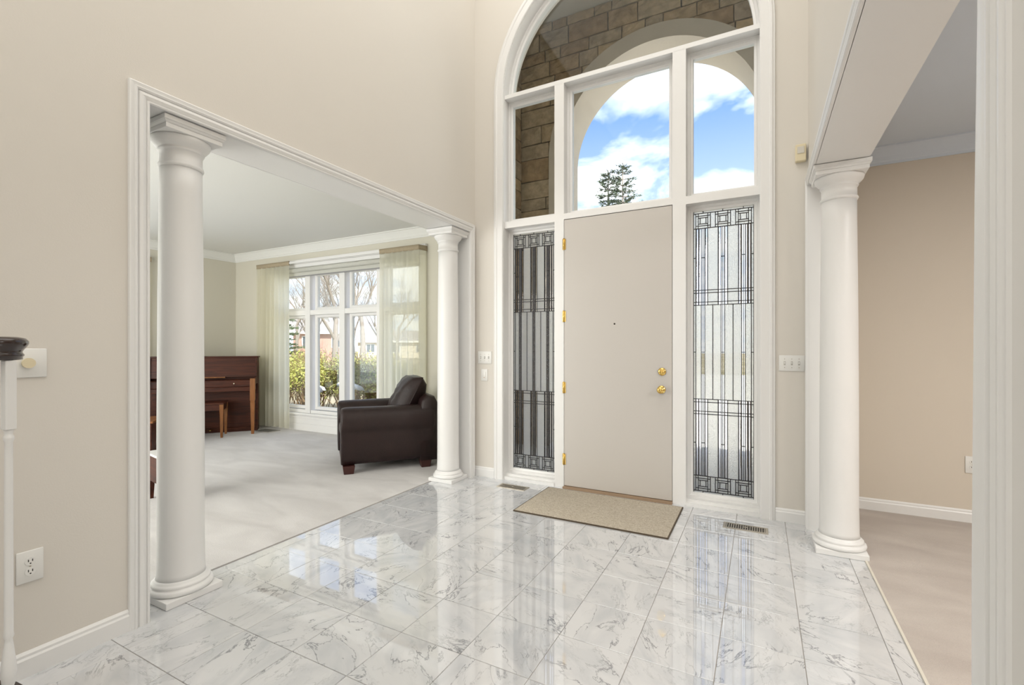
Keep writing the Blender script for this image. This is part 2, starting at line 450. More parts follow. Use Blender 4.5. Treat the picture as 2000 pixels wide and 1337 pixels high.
class MB:
    def __init__(self):
        self.v = []; self.f = []; self.s = []

    def face(self, idx, smooth=False):
        self.f.append(tuple(idx)); self.s.append(smooth)

    def box(self, x0, x1, y0, y1, z0, z1):
        b = len(self.v)
        self.v += [(x0, y0, z0), (x1, y0, z0), (x1, y1, z0), (x0, y1, z0), (x0, y0, z1), (x1, y0, z1), (x1, y1, z1), (x0, y1, z1)]
        for q in ((0, 3, 2, 1), (4, 5, 6, 7), (0, 1, 5, 4), (1, 2, 6, 5), (2, 3, 7, 6), (3, 0, 4, 7)):
            self.face([b + i for i in q])
        return self

    def taper(self, cx, cy, z0, z1, a0, b0, a1, b1, dx=0, dy=0):
        """box with half sizes a,b at z0 and z1"""
        b = len(self.v)
        self.v += [(cx - a0, cy - b0, z0), (cx + a0, cy - b0, z0), (cx + a0, cy + b0, z0), (cx - a0, cy + b0, z0)]
        self.v += [(cx + dx - a1, cy + dy - b1, z1), (cx + dx + a1, cy + dy - b1, z1), (cx + dx + a1, cy + dy + b1, z1), (cx + dx - a1, cy + dy + b1, z1)]
        for q in ((0, 3, 2, 1), (4, 5, 6, 7), (0, 1, 5, 4), (1, 2, 6, 5), (2, 3, 7, 6), (3, 0, 4, 7)):
            self.face([b + i for i in q])
        return self

    def quad(self, a, b, c, d, smooth=False):
        k = len(self.v); self.v += [a, b, c, d]; self.face((k, k + 1, k + 2, k + 3), smooth)
        return self

    def rbox(self, x0, x1, y0, y1, z0, z1, r=0.01, seg=3):
        """box with rounded edges all round"""
        cx, cy, cz = (x0 + x1) / 2, (y0 + y1) / 2, (z0 + z1) / 2
        hx, hy, hz = (x1 - x0) / 2, (y1 - y0) / 2, (z1 - z0) / 2
        r = min(r, hx, hy, hz)
        def coords(h):
            lo = [-h + r * (1 - math.cos(math.pi / 2 * i / seg)) for i in range(seg + 1)]
            return lo + [-q for q in reversed(lo)]
        self._rb(cx, cy, cz, hx, hy, hz, r, seg)
        return self

    def _rb(self, cx, cy, cz, hx, hy, hz, r, seg):
        n = seg * 2 + 1
        # lat-long grid of a rounded box built as superellipse style shell
        rings = []
        for i in range(seg + 1):
            a = -math.pi / 2 + math.pi / 2 * i / seg
            rings.append((math.cos(a) * r, -hz + r + math.sin(a) * r))
        for i in range(seg + 1):
            a = math.pi / 2 * i / seg
            rings.append((math.cos(a) * r, hz - r + math.sin(a) * r))
        base = len(self.v); m = 0
        for (rr, z) in rings:
            ring = []
            for (sx, sy, a0) in ((1, 1, 0), (-1, 1, 90), (-1, -1, 180), (1, -1, 270)):
                for k in range(seg + 1):
                    a = R(a0 + 90 * k / seg)
                    ring.append((cx + sx * (hx - r) + math.cos(a) * rr, cy + sy * (hy - r) + math.sin(a) * rr, cz + z))
            m = len(ring); self.v += ring
        for i in range(len(rings) - 1):
            for k in range(m):
                a = base + i * m + k; b = base + i * m + (k + 1) % m
                self.face((a, b, b + m, a + m), True)
        self.face([base + k for k in reversed(range(m))], True)
        self.face([base + (len(rings) - 1) * m + k for k in range(m)], True)

    def lathe(self, prof, cx=0, cy=0, seg=32, axis='z', c=(0, 0, 0), smooth=True):
        """prof: list of (radius, height)"""
        base = len(self.v)
        for (r, h) in prof:
            for k in range(seg):
                a = 2 * math.pi * k / seg
                p, q = r * math.cos(a), r * math.sin(a)
                if axis == 'z': self.v.append((cx + p, cy + q, h))
                elif axis == 'y': self.v.append((c[0] + p, c[1] - h, c[2] + q))
                else: self.v.append((c[0] + h, c[1] + p, c[2] + q))
        for i in range(len(prof) - 1):
            for k in range(seg):
                a = base + i * seg + k; b = base + i * seg + (k + 1) % seg
                self.face((a, b, b + seg, a + seg), smooth)
        self.face([base + k for k in reversed(range(seg))])
        self.face([base + (len(prof) - 1) * seg + k for k in range(seg)])
        return self

    def tube(self, pts, radii, seg=6, cap=True):
        base = len(self.v); n = len(pts)
        P = [Vector(p) for p in pts]
        for i in range(n):
            d = (P[min(i + 1, n - 1)] - P[max(i - 1, 0)]).normalized()
            up = Vector((0, 0, 1)) if abs(d.z) < 0.9 else Vector((1, 0, 0))
            a = d.cross(up).normalized(); b = d.cross(a).normalized()
            r = radii[i] if isinstance(radii, (list, tuple)) else radii
            for k in range(seg):
                t = 2 * math.pi * k / seg
                self.v.append(tuple(P[i] + a * (math.cos(t) * r) + b * (math.sin(t) * r)))
        for i in range(n - 1):
            for k in range(seg):
                a = base + i * seg + k; b = base + i * seg + (k + 1) % seg
                self.face((a, b, b + seg, a + seg), True)
        if cap:
            self.face([base + k for k in reversed(range(seg))]); self.face([base + (n - 1) * seg + k for k in range(seg)])
        return self

    def sweep(self, path, prof, fn, closed_prof=True):
        """path: 2D points; prof: list of (offset to the left of travel, protrusion); fn(s, t, p) -> xyz"""
        base = len(self.v); n = len(path); m = len(prof)
        for i in range(n):
            px, py = path[i]
            def nrm(a, b):
                dx, dy = b[0] - a[0], b[1] - a[1]; l = math.hypot(dx, dy)
                return (-dy / l, dx / l)
            if i == 0: nx, ny = nrm(path[0], path[1])
            elif i == n - 1: nx, ny = nrm(path[-2], path[-1])
            else:
                a = nrm(path[i - 1], path[i]); b = nrm(path[i], path[i + 1])
                d = 1 + a[0] * b[0] + a[1] * b[1]
                nx, ny = (a[0] + b[0]) / d, (a[1] + b[1]) / d
            for (o, p) in prof:
                self.v.append(fn(px + nx * o, py + ny * o, p))
        for i in range(n - 1):
            for k in range(m if closed_prof else m - 1):
                a = base + i * m + k; b = base + i * m + (k + 1) % m
                self.face((a, b, b + m, a + m))
        if closed_prof:
            self.face([base + k for k in reversed(range(m))]); self.face([base + (n - 1) * m + k for k in range(m)])
        return self

    def arch_slab(self, x0, x1, z0, z1, hx0, hx1, zs, r, y0, y1, seg=40):
        """wall in the xz plane from y0 to y1 with an opening hx0..hx1 from z0 to the spring line zs and a half-round head of radius r"""
        xc = (hx0 + hx1) / 2
        self.box(x0, hx0, y0, y1, z0, z1)
        self.box(hx1, x1, y0, y1, z0, z1)
        pts = [(hx0, zs)] + [(xc - r * math.cos(math.pi * i / seg), zs + r * math.sin(math.pi * i / seg)) for i in range(seg + 1)] + [(hx1, zs)]
        for (a, b) in zip(pts[:-1], pts[1:]):
            if b[0] - a[0] < 1e-5: continue
            k = len(self.v)
            self.v += [(a[0], y0, a[1]), (b[0], y0, b[1]), (b[0], y0, z1), (a[0], y0, z1), (a[0], y1, a[1]), (b[0], y1, b[1]), (b[0], y1, z1), (a[0], y1, z1)]
            self.face((k, k + 1, k + 2, k + 3)); self.face((k + 5, k + 4, k + 7, k + 6)); self.face((k + 4, k + 5, k + 1, k))
            self.face((k + 3, k + 2, k + 6, k + 7))
        return self

    def build(self, name, material, parent=None, loc=None, rz=0.0):
        me = bpy.data.meshes.new(name)
        me.from_pydata(self.v, [], self.f)
        me.polygons.foreach_set('use_smooth', self.s)
        me.update()
        me.materials.append(material)
        o = bpy.data.objects.new(name, me)
        COL.objects.link(o)
        if parent: o.parent = parent
        if loc: o.location = loc
        if rz: o.rotation_euler.z = rz
        return o


def bevel(o, w=0.004, seg=2):
    m = o.modifiers.new('edge', 'BEVEL'); m.width = w; m.segments = seg; m.limit_method = 'ANGLE'; m.angle_limit = R(40)
    return o


def tag(o, label, cat=None, group=None, kind=None):
    o['label'] = label
    if cat: o['category'] = cat
    if group: o['group'] = group
    if kind: o['kind'] = kind
    return o


def empty(name, loc=(0, 0, 0), rz=0.0):
    o = bpy.data.objects.new(name, None)
    o.empty_display_size = 0.1
    o.location = loc; o.rotation_euler.z = rz
    COL.objects.link(o)
    return o


def copy_part(o, parent, name=None):
    c = o.copy(); COL.objects.link(c); c.parent = parent
    return c


def struct(o, label, cat):
    return tag(o, label, cat, kind='structure')


# ------------------------------------------------------------------ dimensions (metres)
XL, XL2 = -2.57, -2.86          # left wall: foyer face, living-room face
XR, XR2 = 0.31, 0.585           # right wall: foyer face, dining-room face
YF = 4.06                       # foyer face of the front wall
YU = 4.08                       # front of the door and window frame
ZT = 2.452                      # head of the side openings
LO0, LO1 = 1.168, 3.95          # left opening, near and far edge
RO0, RO1 = 0.94, 3.95           # right opening
ZC = 5.4                        # foyer ceiling
YBACK = -4.0
LIV_X, LIV_Y = -8.04, 4.97
DIN_Y = 4.66
ZL = 2.89                       # living / dining ceiling

# ------------------------------------------------------------------ floors
b = MB().box(XL2 + 0.03, XR2 - 0.015, YBACK, 4.30, -0.10, -0.004)
floor = struct(b.build('floor', GROUT), 'polished white marble tile floor of the entrance hall', 'floor')
P_ = 0.3225
gx = [0.485 + P_ * i for i in range(-12, 2)]
gy = [2.63 + P_ * j for j in range(-20, 6)]
fx0, fx1, fy0, fy1 = XL2 + 0.035, XR2 - 0.02, -0.9, 4.22
tile_mesh = {}
for i in range(len(gx) - 1):
    for j in range(len(gy) - 1):
        x0, x1 = max(gx[i], fx0), min(gx[i + 1], fx1)
        y0, y1 = max(gy[j], fy0), min(gy[j + 1], fy1)
        if x1 - x0 < 0.01 or y1 - y0 < 0.01: continue
        g = 0.0013
        hx, hy = (x1 - x0) / 2 - g, (y1 - y0) / 2 - g
        key = (round(hx, 4), round(hy, 4))
        if key not in tile_mesh:
            m_ = MB(); c = 0.0012
            m_.taper(0, 0, -0.01, -c, hx, hy, hx, hy); m_.f.pop(1); m_.s.pop(1)
            m_.taper(0, 0, -c, 0, hx, hy, hx - c, hy - c)
            o = m_.build('tile', MARBLE, floor); tile_mesh[key] = o.data
        else:
            o = bpy.data.objects.new('tile', tile_mesh[key]); COL.objects.link(o); o.parent = floor
        o.location = ((x0 + x1) / 2, (y0 + y1) / 2, 0)
# rest of the marble behind the camera
MB().box(fx0, fx1, YBACK, fy0 - 0.002, -0.01, 0).build('hall_floor_slab', MARBLE, floor)

struct(MB().box(LIV_X - 0.1, XL2 + 0.03, -1.2, LIV_Y + 0.1, -0.1, 0.006).build('floor_living', CARPET_L), 'pale grey carpet of the living room', 'carpet')
struct(MB().box(XR2 - 0.012, 4.6, -1.2, DIN_Y + 0.05, -0.1, 0.006).build('floor_dining', CARPET_D), 'brownish beige carpet of the empty room beyond the columns', 'carpet')
struct(MB().box(XR2 - 0.022, XR2 - 0.011, RO0, RO1, -0.05, 0.007).build('trim_1', mat('edge_strip', (0.75, 0.7, 0.6), 0.4, var=0.05)), 'thin pale strip between marble and carpet', 'edge strip')

# ------------------------------------------------------------------ walls
m_ = MB()
m_.box(XL2, XL, YBACK, LO0, 0, ZC); m_.box(XL2, XL, LO0, LO1, ZT + 0.02, ZC); m_.box(XL2, XL, LO1, 4.32, 0, ZC)
wall_left = struct(m_.build('wall_left', WALL), 'cream wall with the wide cased opening to the living room', 'wall')
m_ = MB()
m_.box(XR, XR2, YBACK, RO0, 0, ZC); m_.box(XR, XR2, RO0, RO1, ZT + 0.02, ZC); m_.box(XR, XR2, RO1, DIN_Y + 0.12, 0, ZC)
wall_right = struct(m_.build('wall_right', WALL), 'cream wall with the columned opening to the empty room', 'wall')
UX0, UX1 = -2.241, 0.0
UXC = (UX0 + UX1) / 2; UR = (UX1 - UX0) / 2
ZS = 3.79
m_ = MB().arch_slab(XL, XR, 0, ZC, UX0, UX1, ZS, UR, YF, 4.32)
wall_front = struct(m_.build('wall_front', WALL), 'cream entrance wall around the arched door and window unit', 'wall')
m_ = MB(); m_.box(XL2, XR2, YBACK - 0.15, YBACK, 0, ZC)
struct(m_.build('wall_back', WALL), 'cream wall at the rear of the hall', 'wall')
struct(MB().box(XL2, XR2, YBACK - 0.15, 4.32, ZC, ZC + 0.15).build('ceiling', CEIL), 'white ceiling high above the entrance hall', 'ceiling')

# living room shell
WX0, WX1, WZ0, WZ1 = -6.88, -3.99, 0.28, 2.44   # front window opening
m_ = MB()
m_.box(LIV_X - 0.15, WX0, LIV_Y, LIV_Y + 0.15, 0, ZL + 0.2); m_.box(WX1, -2.945, LIV_Y, LIV_Y + 0.15, 0, ZL + 0.2)
m_.box(WX0, WX1, LIV_Y, LIV_Y + 0.15, WZ1, ZL + 0.2); m_.box(WX0, WX1, LIV_Y, LIV_Y + 0.15, 0, WZ0)
struct(m_.build('wall_living_front', WALL_LIV), 'pale olive living room wall around the large window', 'wall')
SW0, SW1 = 1.2, 3.45                            # side window
m_ = MB()
m_.box(LIV_X - 0.15, LIV_X, -1.2, SW0, 0, ZL + 0.2); m_.box(LIV_X - 0.15, LIV_X, SW1, LIV_Y, 0, ZL + 0.2)
m_.box(LIV_X - 0.15, LIV_X, SW0, SW1, 2.44, ZL + 0.2); m_.box(LIV_X - 0.15, LIV_X, SW0, SW1, 0, 0.4)
struct(m_.build('wall_living_left', WALL_LIV), 'pale olive living room wall behind the piano', 'wall')
struct(MB().box(LIV_X - 0.15, XL2, -1.35, -1.2, 0, ZL + 0.2).build('wall_living_rear', WALL_LIV), 'pale olive rear wall of the living room', 'wall')
struct(MB().box(LIV_X - 0.15, XL2, -1.2, LIV_Y, ZL, ZL + 0.2).build('ceiling_living', CEIL), 'smooth white ceiling of the living room', 'ceiling')
# the living-room side of the shared wall is painted like that room
struct(MB().box(-3.02, XL2 - 0.001, 4.24, 4.32, 0.007, ZL - 0.001).box(-3.02, -2.945, 4.32, LIV_Y, 0.007, ZL - 0.001).build('wall_living_right', WALL_LIV), 'narrow pale olive living room wall beside the window curtain', 'wall')
struct(MB().box(XL2 - 0.006, XL2 - 0.001, LO0, LO1, ZT + 0.12, ZL - 0.001).build('wall_living_header', WALL_LIV), 'pale olive wall strip above the living room side of the opening', 'wall')

# dining room shell
m_ = MB().box(XR2, 4.6, DIN_Y, DIN_Y + 0.15, 0, ZL + 0.2)
struct(m_.build('wall_dining_front', WALL_DIN), 'plain tan wall of the empty room beyond the columns', 'wall')
struct(MB().box(4.6, 4.75, -1.2, DIN_Y + 0.15, 0, ZL + 0.2).build('wall_dining_right', WALL_DIN), 'tan far side wall of the empty room', 'wall')
struct(MB().box(XR2, 4.75, -1.35, -1.2, 0, ZL + 0.2).build('wall_dining_rear', WALL_DIN), 'tan rear wall of the empty room', 'wall')
struct(MB().box(XR2, 4.6, -1.2, DIN_Y, 2.87, 3.09).build('ceiling_dining', CEIL_DIN), 'cool grey ceiling of the empty room', 'ceiling')

# ------------------------------------------------------------------ baseboards, casings, crown
BASEP = [(0, 0), (0, 0.016), (0.070, 0.016), (0.078, 0.011), (0.088, 0.011), (0.098, 0.003), (0.098, 0)]


def baseboard(name, p0, p1, nx, ny, label):
    """straight baseboard from p0 to p1, standing out along (nx, ny)"""
    m = MB(); base = 0
    for (x, y) in (p0, p1):
        for (h, p) in BASEP: m.v.append((x + nx * p, y + ny * p, h))
    n = len(BASEP)
    for k in range(n): m.face((k, (k + 1) % n, n + (k + 1) % n, n + k))
    m.face(list(reversed(range(n)))); m.face(list(range(n, 2 * n)))
    return struct(m.build(name, TRIM), label, 'baseboard')


CW = 0.083
baseboard('baseboard_left', (XL, YBACK), (XL, LO0 - CW), 1, 0, 'white baseboard under the power outlet and staircase rail')
baseboard('baseboard_front_left', (XL + 0.0, YF), (UX0 - 0.10, YF), 0, -1, 'short white baseboard between the corner and the narrow leaded sidelight')
baseboard('baseboard_front_right', (UX1 + 0.10, YF), (XR, YF), 0, -1, 'short white baseboard under the triple light switch')
baseboard('baseboard_right', (XR, YBACK), (XR, RO0 - CW), -1, 0, 'white baseboard on the near side wall')
baseboard('baseboard_dining', (XR2, DIN_Y), (4.6, DIN_Y), 0, -1, 'white baseboard along the tan wall')
baseboard('baseboard_living_left', (LIV_X, -1.2), (LIV_X, LIV_Y), 1, 0, 'white baseboard behind the piano')
baseboard('baseboard_living_front', (LIV_X, LIV_Y), (WX0 - 0.05, LIV_Y), 0, -1, 'white baseboard in the piano corner')
baseboard('baseboard_living_right', (WX1 + 0.10, LIV_Y), (-3.02, LIV_Y), 0, -1, 'white baseboard behind the armchair')

CASEP = [(0, 0), (0, 0.014), (0.004, 0.019), (0.010, 0.019), (0.013, 0.012), (0.018, 0.016), (0.030, 0.021), (0.042, 0.019),
         (0.047, 0.012), (0.050, 0.018), (0.056, 0.022), (0.061, 0.022), (0.064, 0.017), (0.078, 0.020), (0.083, 0.016), (0.083, 0)]


def jamb_casing(name, x, sgn, y0, y1, label, side_only=False):
    m = MB()
    m.sweep([(y0, 0), (y0, ZT), (y1, ZT), (y1, 0)], CASEP, lambda s, t, p: (x + sgn * p, s, t))
    return struct(m.build(name, TRIM), label, 'casing')


jamb_casing('trim_2', XL, 1, LO0, LO1, 'white moulded casing framing the living room opening')
jamb_casing('trim_3', XL2 - 0.006, -1, LO0, LO1, 'white moulded casing on the living room side')
jamb_casing('trim_4', XR, -1, RO0, RO1, 'white moulded casing framing the opening with two columns')


def lining(name, x0, x1, y0, y1, label):
    m = MB()
    m.box(x0, x1, y0 - 0.02, y0, 0, ZT); m.box(x0, x1, y1, y1 + 0.02, 0, ZT); m.box(x0, x1, y0 - 0.02, y1 + 0.02, ZT, ZT + 0.02)
    return struct(m.build(name, TRIM), label, 'jamb lining')


lining('trim_5', XL2 - 0.004, XL + 0.002, LO0 + 0.003, LO1 - 0.003, 'white boards lining the living room opening')
lining('trim_6', XR - 0.002, XR2 + 0.002, RO0 + 0.003, RO1 - 0.003, 'white boards lining the opening to the empty room')

CROWNP = [(0, 0), (0.0, 0.085), (-0.012, 0.085), (-0.018, 0.070), (-0.045, 0.050), (-0.075, 0.032), (-0.100, 0.022), (-0.110, 0.012), (-0.128, 0.010), (-0.128, 0)]


def crown(name, p0, p1, nx, ny, z, label, m_=None):
    m = MB()
    for (x, y) in (p0, p1):
        for (h, p) in CROWNP: m.v.append((x + nx * p, y + ny * p, z + h))
    n = len(CROWNP)
    for k in range(n): m.face((k, (k + 1) % n, n + (k + 1) % n, n + k))
    m.face(list(reversed(range(n)))); m.face(list(range(n, 2 * n)))
    return struct(m.build(name, m_ or CEIL), label, 'crown moulding')


crown('trim_7', (LIV_X, LIV_Y), (-3.02, LIV_Y), 0, -1, ZL, 'white crown moulding above the living room window')
crown('trim_8', (LIV_X, -1.2), (LIV_X, LIV_Y), 1, 0, ZL, 'white crown moulding above the piano wall')
crown('trim_9', (XR2, DIN_Y), (4.6, DIN_Y), 0, -1, 2.87, 'pale grey crown moulding above the tan wall', CEIL_DIN)
crown('trim_10', (XL2 - 0.006, -1.2), (XL2 - 0.006, 4.24), -1, 0, ZL, 'white crown moulding above the living room side of the opening')

# ------------------------------------------------------------------ columns
COLP = [(0.112, 0.100), (0.108, 0.125), (0.1055, 0.30), (0.105, 0.9), (0.101, 1.6), (0.0955, 2.12), (0.095, 2.255)]
TORUS = [(0.138, 0.036), (0.144, 0.040), (0.147, 0.050), (0.144, 0.060), (0.138, 0.064), (0.131, 0.066), (0.129, 0.070),
         (0.132, 0.075), (0.132, 0.081), (0.127, 0.086), (0.122, 0.088), (0.120, 0.094), (0.115, 0.098), (0.112, 0.102)]
CAPP = [(0.095, 2.235), (0.101, 2.240), (0.104, 2.248), (0.101, 2.256), (0.096, 2.258), (0.096, 2.318), (0.101, 2.321), (0.105, 2.328),
        (0.101, 2.334), (0.104, 2.338), (0.118, 2.350), (0.130, 2.366), (0.134, 2.380), (0.134, 2.388)]


def make_column():
    r = empty('column')
    bevel(MB().box(-0.138, 0.138, -0.138, 0.138, 0, 0.036).build('plinth', TRIM, r), 0.004)
    MB().lathe(TORUS, seg=48).build('base_ring', TRIM, r)
    MB().lathe(COLP, seg=48).build('shaft', TRIM, r)
    MB().lathe(CAPP, seg=48).build('capital', TRIM, r)
    a = MB()
    a.box(-0.138, 0.138, -0.138, 0.138, 2.388, 2.412)
    a.taper(0, 0, 2.412, 2.424, 0.138, 0.138, 0.148, 0.148); a.box(-0.150, 0.150, -0.150, 0.150, 2.424, 2.449)
    bevel(a.build('abacus', TRIM, r), 0.003)
    return r


col0 = make_column()
cols = [(-2.722, 1.388, 'white round column standing closest beside the cream wall and outlet'),
        (-2.722, 3.805, 'white round column standing in front of the brown armchair'),
        (0.448, 3.66, 'white round column standing between marble and tan wall'),
        (0.455, 1.165, 'large white column cut by the right edge of the photo')]
for i, (x, y, lb) in enumerate(cols):
    if i == 0: r = col0
    else:
        r = col0.copy(); COL.objects.link(r)
        for ch in [c for c in col0.children]: copy_part(ch, r)
    r.location = (x, y, 0.0)
    tag(r, lb, 'column', 'white columns flanking the openings')

# ------------------------------------------------------------------ entrance unit: frame, panes, door
win = empty('window_1')
struct(win, 'tall arched entrance window with transoms and leaded sidelights around the door', 'window')
MX = [(-1.705, -1.611), (-0.645, -0.540)]
ZA0, ZA1 = 3.752, 3.79
ZB0, ZB1 = 2.487, 2.540
YG = 4.20                                     # glass plane
# casing round the unit
m_ = MB()
path = [(UX0, 0)] + [(UXC - UR * math.cos(math.pi * i / 48), ZS + UR * math.sin(math.pi * i / 48)) for i in range(49)] + [(UX1, 0)]
UCASE = [(-0.0, 0.0), (0.0, 0.012), (0.006, 0.018), (0.060, 0.018), (0.066, 0.024), (0.080, 0.024), (0.088, 0.018), (0.098, 0.016), (0.102, 0.0)]
m_.sweep(path, UCASE, lambda s, t, p: (s, YF - p, t))
m_.build('casing', TRIM, win)
# frame: jamb boards lining the opening
m_ = MB()
m_.sweep(path, [(0.0005, YF - 0.001 - 4.0), (0.0005, 4.29 - 4.0), (-0.004, 4.29 - 4.0), (-0.004, YF - 0.001 - 4.0)], lambda s, t, p: (s, 4.0 + p, t))
m_.build('frame_lining', TRIM, win)
for k, (a, c) in enumerate(MX):
    MB().box(a, c, YU, 4.27, 0.0, ZA0 + 0.001).build('mullion', TRIM, win)
m_ = MB().box(UX0, UX1, YU, 4.27, ZA0, ZA1); m_.build('transom_bar', TRIM, win)
MB().box(UX0, MX[0][0], YU, 4.27, ZB0 - 0.012, ZB1).build('transom_bar', TRIM, win)
MB().box(MX[0][1], MX[1][0], YU, 4.27, ZB0, ZB1).build('transom_bar', TRIM, win)
MB().box(MX[1][1], UX1, YU, 4.27, ZB0 - 0.012, ZB1).build('transom_bar', TRIM, win)
for (a, c) in ((UX0, MX[0][0]), (MX[1][1], UX1)):
    mm = MB(); mm.box(a, c, YU - 0.012, 4.27, 0.0, 0.028); mm.box(a, c, YU + 0.03, 4.27, 0.028, 0.05)
    mm.build('sill', TRIM, win)
# stops and panes
SW = 0.044
STOPP = [(0, 0), (0, -0.034), (0.020, -0.034), (0.026, -0.020), (SW, -0.016), (SW, 0.03), (0, 0.03)]


def rect_lite(x0, x1, z0, z1, glass=True, stop=SW):
    mm = MB()
    pr = [(-o, p) for (o, p) in STOPP]
    pth = [(x0, (z0 + z1) / 2), (x0, z1), (x1, z1), (x1, z0), (x0, z0), (x0, (z0 + z1) / 2)]
    mm.sweep(pth, pr, lambda s, t, p: (s, YG + p, t))
    mm.build('stop_frame', TRIM, win)
    if glass:
        MB().box(x0 + stop, x1 - stop, YG - 0.003, YG + 0.003, z0 + stop, z1 - stop).build('pane', GLASS, win)


rect_lite(UX0, MX[0][0], ZB1, ZA0)
rect_lite(MX[0][1], MX[1][0], ZB1, ZA0)
rect_lite(MX[1][1], UX1, ZB1, ZA0)
# fanlight
m_ = MB()
fpath = [(UX0, ZA1)] + [(UXC - UR * math.cos(math.pi * i / 48), ZS + UR * math.sin(math.pi * i / 48)) for i in range(1, 48)] + [(UX1, ZA1)]
m_.sweep(fpath, [(-o, p) for (o, p) in STOPP], lambda s, t, p: (s, YG + p, t))
m_.build('stop_frame', TRIM, win)
m_ = MB()
rg = UR - SW
pts = [(UXC - rg * math.cos(math.pi * i / 48), ZS + rg * math.sin(math.pi * i / 48)) for i in range(49)]
for yy in (YG - 0.003, YG + 0.003):
    k = len(m_.v); m_.v += [(x, yy, z) for (x, z) in pts]; m_.face(list(range(k, k + 49)) if yy > YG else list(reversed(range(k, k + 49))))
m_.build('pane', GLASS, win)

# leaded sidelights
TRI = [1 / 6, 1 / 2, 5 / 6]


def sidelight(x0, x1, z0, z1):
    """leaded glass panel x0..x1, z0..z1 as a part of the window: cames and one pane for every cell"""
    mm = MB(); W, H = x1 - x0, z1 - z0
    cw = 0.0042
    lines_seen = []

    def X(u): return x0 + u * W
    def vline(u, za, zb, w=cw): mm.box(X(u) - w / 2 * 1.3, X(u) + w / 2 * 1.3, YG - 0.006, YG + 0.006, za, zb)
    def hline(z, ua, ub, w=cw): mm.box(X(ua), X(ub), YG - 0.0062, YG + 0.0062, z - w / 2 * 1.3, z + w / 2 * 1.3)
    zt = z1; zb = z0
    A = [zt, zt - 0.023, zt - 0.148]              # border, squares
    Bt = [zt - 0.662, zt - 0.685, zt - 0.761, zt - 0.786]
    Bb = [zb + 0.786, zb + 0.761, zb + 0.685, zb + 0.662]
    C = [zb + 0.148, zb + 0.023, zb]
    for z in A + Bt + Bb + C: hline(z, 0, 1)
    vline(0.004, zb, zt); vline(0.996, zb, zt)
    # tall sections
    tall = [0.042, 0.092]
    vs = sorted([0.042, 0.958] + [c + d for c in TRI for d in (-0.078, -0.028, 0.0, 0.028, 0.078)])
    for u in vs:
        vline(u, A[2], Bt[3]); vline(u, Bb[0], C[0])
    mid = sorted([0.042, 0.958, 1 / 3, 2 / 3] + [c + d for c in TRI for d in (-0.028, 0.0, 0.028)])
    for u in mid: vline(u, Bt[3], Bb[0])
    for zz in (Bt[0] + 0.27, (Bt[3] + Bb[0]) / 2, Bb[3] - 0.24):
        for c in TRI: hline(zz, c - 0.028, c + 0.028)
        hline(zz, 0, 0.042); hline(zz, 0.958, 1)
    # border ticks
    for zz0, zz1 in ((A[0], A[1]), (C[1], C[2])):
        for c in TRI: vline(c, min(zz0, zz1), max(zz0, zz1))
    # square rows
    for (ta, tb) in ((A[1], A[2]), (C[0], C[1])):
        hh = ta - tb
        for c in TRI:
            for d in (-0.125, -0.082, 0.082, 0.125): vline(c + d, tb, ta)
            hline(ta - 0.17 * hh, c - 0.125, c + 0.125); hline(tb + 0.17 * hh, c - 0.125, c + 0.125)
            for d in (-0.05, 0.05): vline(c + d, tb + 0.30 * hh, ta - 0.30 * hh)
            hline(ta - 0.30 * hh, c - 0.082, c + 0.082); hline(tb + 0.30 * hh, c - 0.082, c + 0.082)
    came = mm.build('lead_came', LEAD, win)
    came['label'] = 'black lead strips of the leaded sidelight'

    def pane(ua, ub, za, zb_, material):
        a, c, z0_, z1_ = X(ua), X(ub), min(za, zb_), max(za, zb_)
        pm_ = MB()
        if material is BEVELG:      # bevelled strip: the room side rises to a ridge
            mid_ = (a + c) / 2; t = (c - a) / 2 * 0.42
            for z in (z0_, z1_):
                pm_.v += [(a, YG + 0.002, z), (c, YG + 0.002, z), (c, YG - 0.001, z), (mid_, YG - 0.001 - t, z), (a, YG - 0.001, z)]
            pm_.face((4, 3, 2, 1, 0)); pm_.face((5, 6, 7, 8, 9))
            for k in range(5): pm_.face((k, (k + 1) % 5, 5 + (k + 1) % 5, 5 + k))
        else:
            pm_.box(a, c, YG - 0.002, YG + 0.002, z0_, z1_)
        po = pm_.build('pane', material, win)
        if material in (PEBBLE, RIPPLE):   # relief on the room side only, the other faces are smooth clear glass
            po.data.materials.append(GLASS)
            for k, f in enumerate(po.data.polygons): f.material_index = 0 if k == 2 else 1

    edges = [0.0] + vs + [1.0]
    for (za, zb_) in ((A[2], Bt[0]), (Bt[0], Bt[3]), (Bb[0], Bb[3]), (Bb[3], C[0])):
        for a, c in zip(edges[:-1], edges[1:]):
            w = c - a
            pane(a, c, za, zb_, PEBBLE if w > 0.1 else (GLASS if w < 0.035 else (BEVELG if w > 0.046 else RIPPLE)))
    edges = [0.0] + mid + [1.0]
    for a, c in zip(edges[:-1], edges[1:]):
        w = c - a
        pane(a, c, Bt[3], Bb[0], PEBBLE if w > 0.1 else (GLASS if w < 0.035 else RIPPLE))
    for (ta, tb) in ((A[1], A[2]), (C[0], C[1])):
        us = [0] + [c + d for c in TRI for d in (-0.125, 0.125)] + [1]
        for k, (a, c) in enumerate(zip(us[:-1], us[1:])):
            pane(a, c, ta, tb, RIPPLE if k % 2 else PEBBLE)
    for (ta, tb) in ((A[0], A[1]), (C[1], C[2])): pane(0, 1, ta, tb, PEBBLE)


SLZ0, SLZ1 = 0.05, ZB0 - 0.012
for (a, c) in ((UX0, MX[0][0]), (MX[1][1], UX1)):
    rect_lite(a, c, SLZ0, SLZ1, glass=False)
    sidelight(a + SW, c - SW, SLZ0 + 0.034, SLZ1 - 0.038)

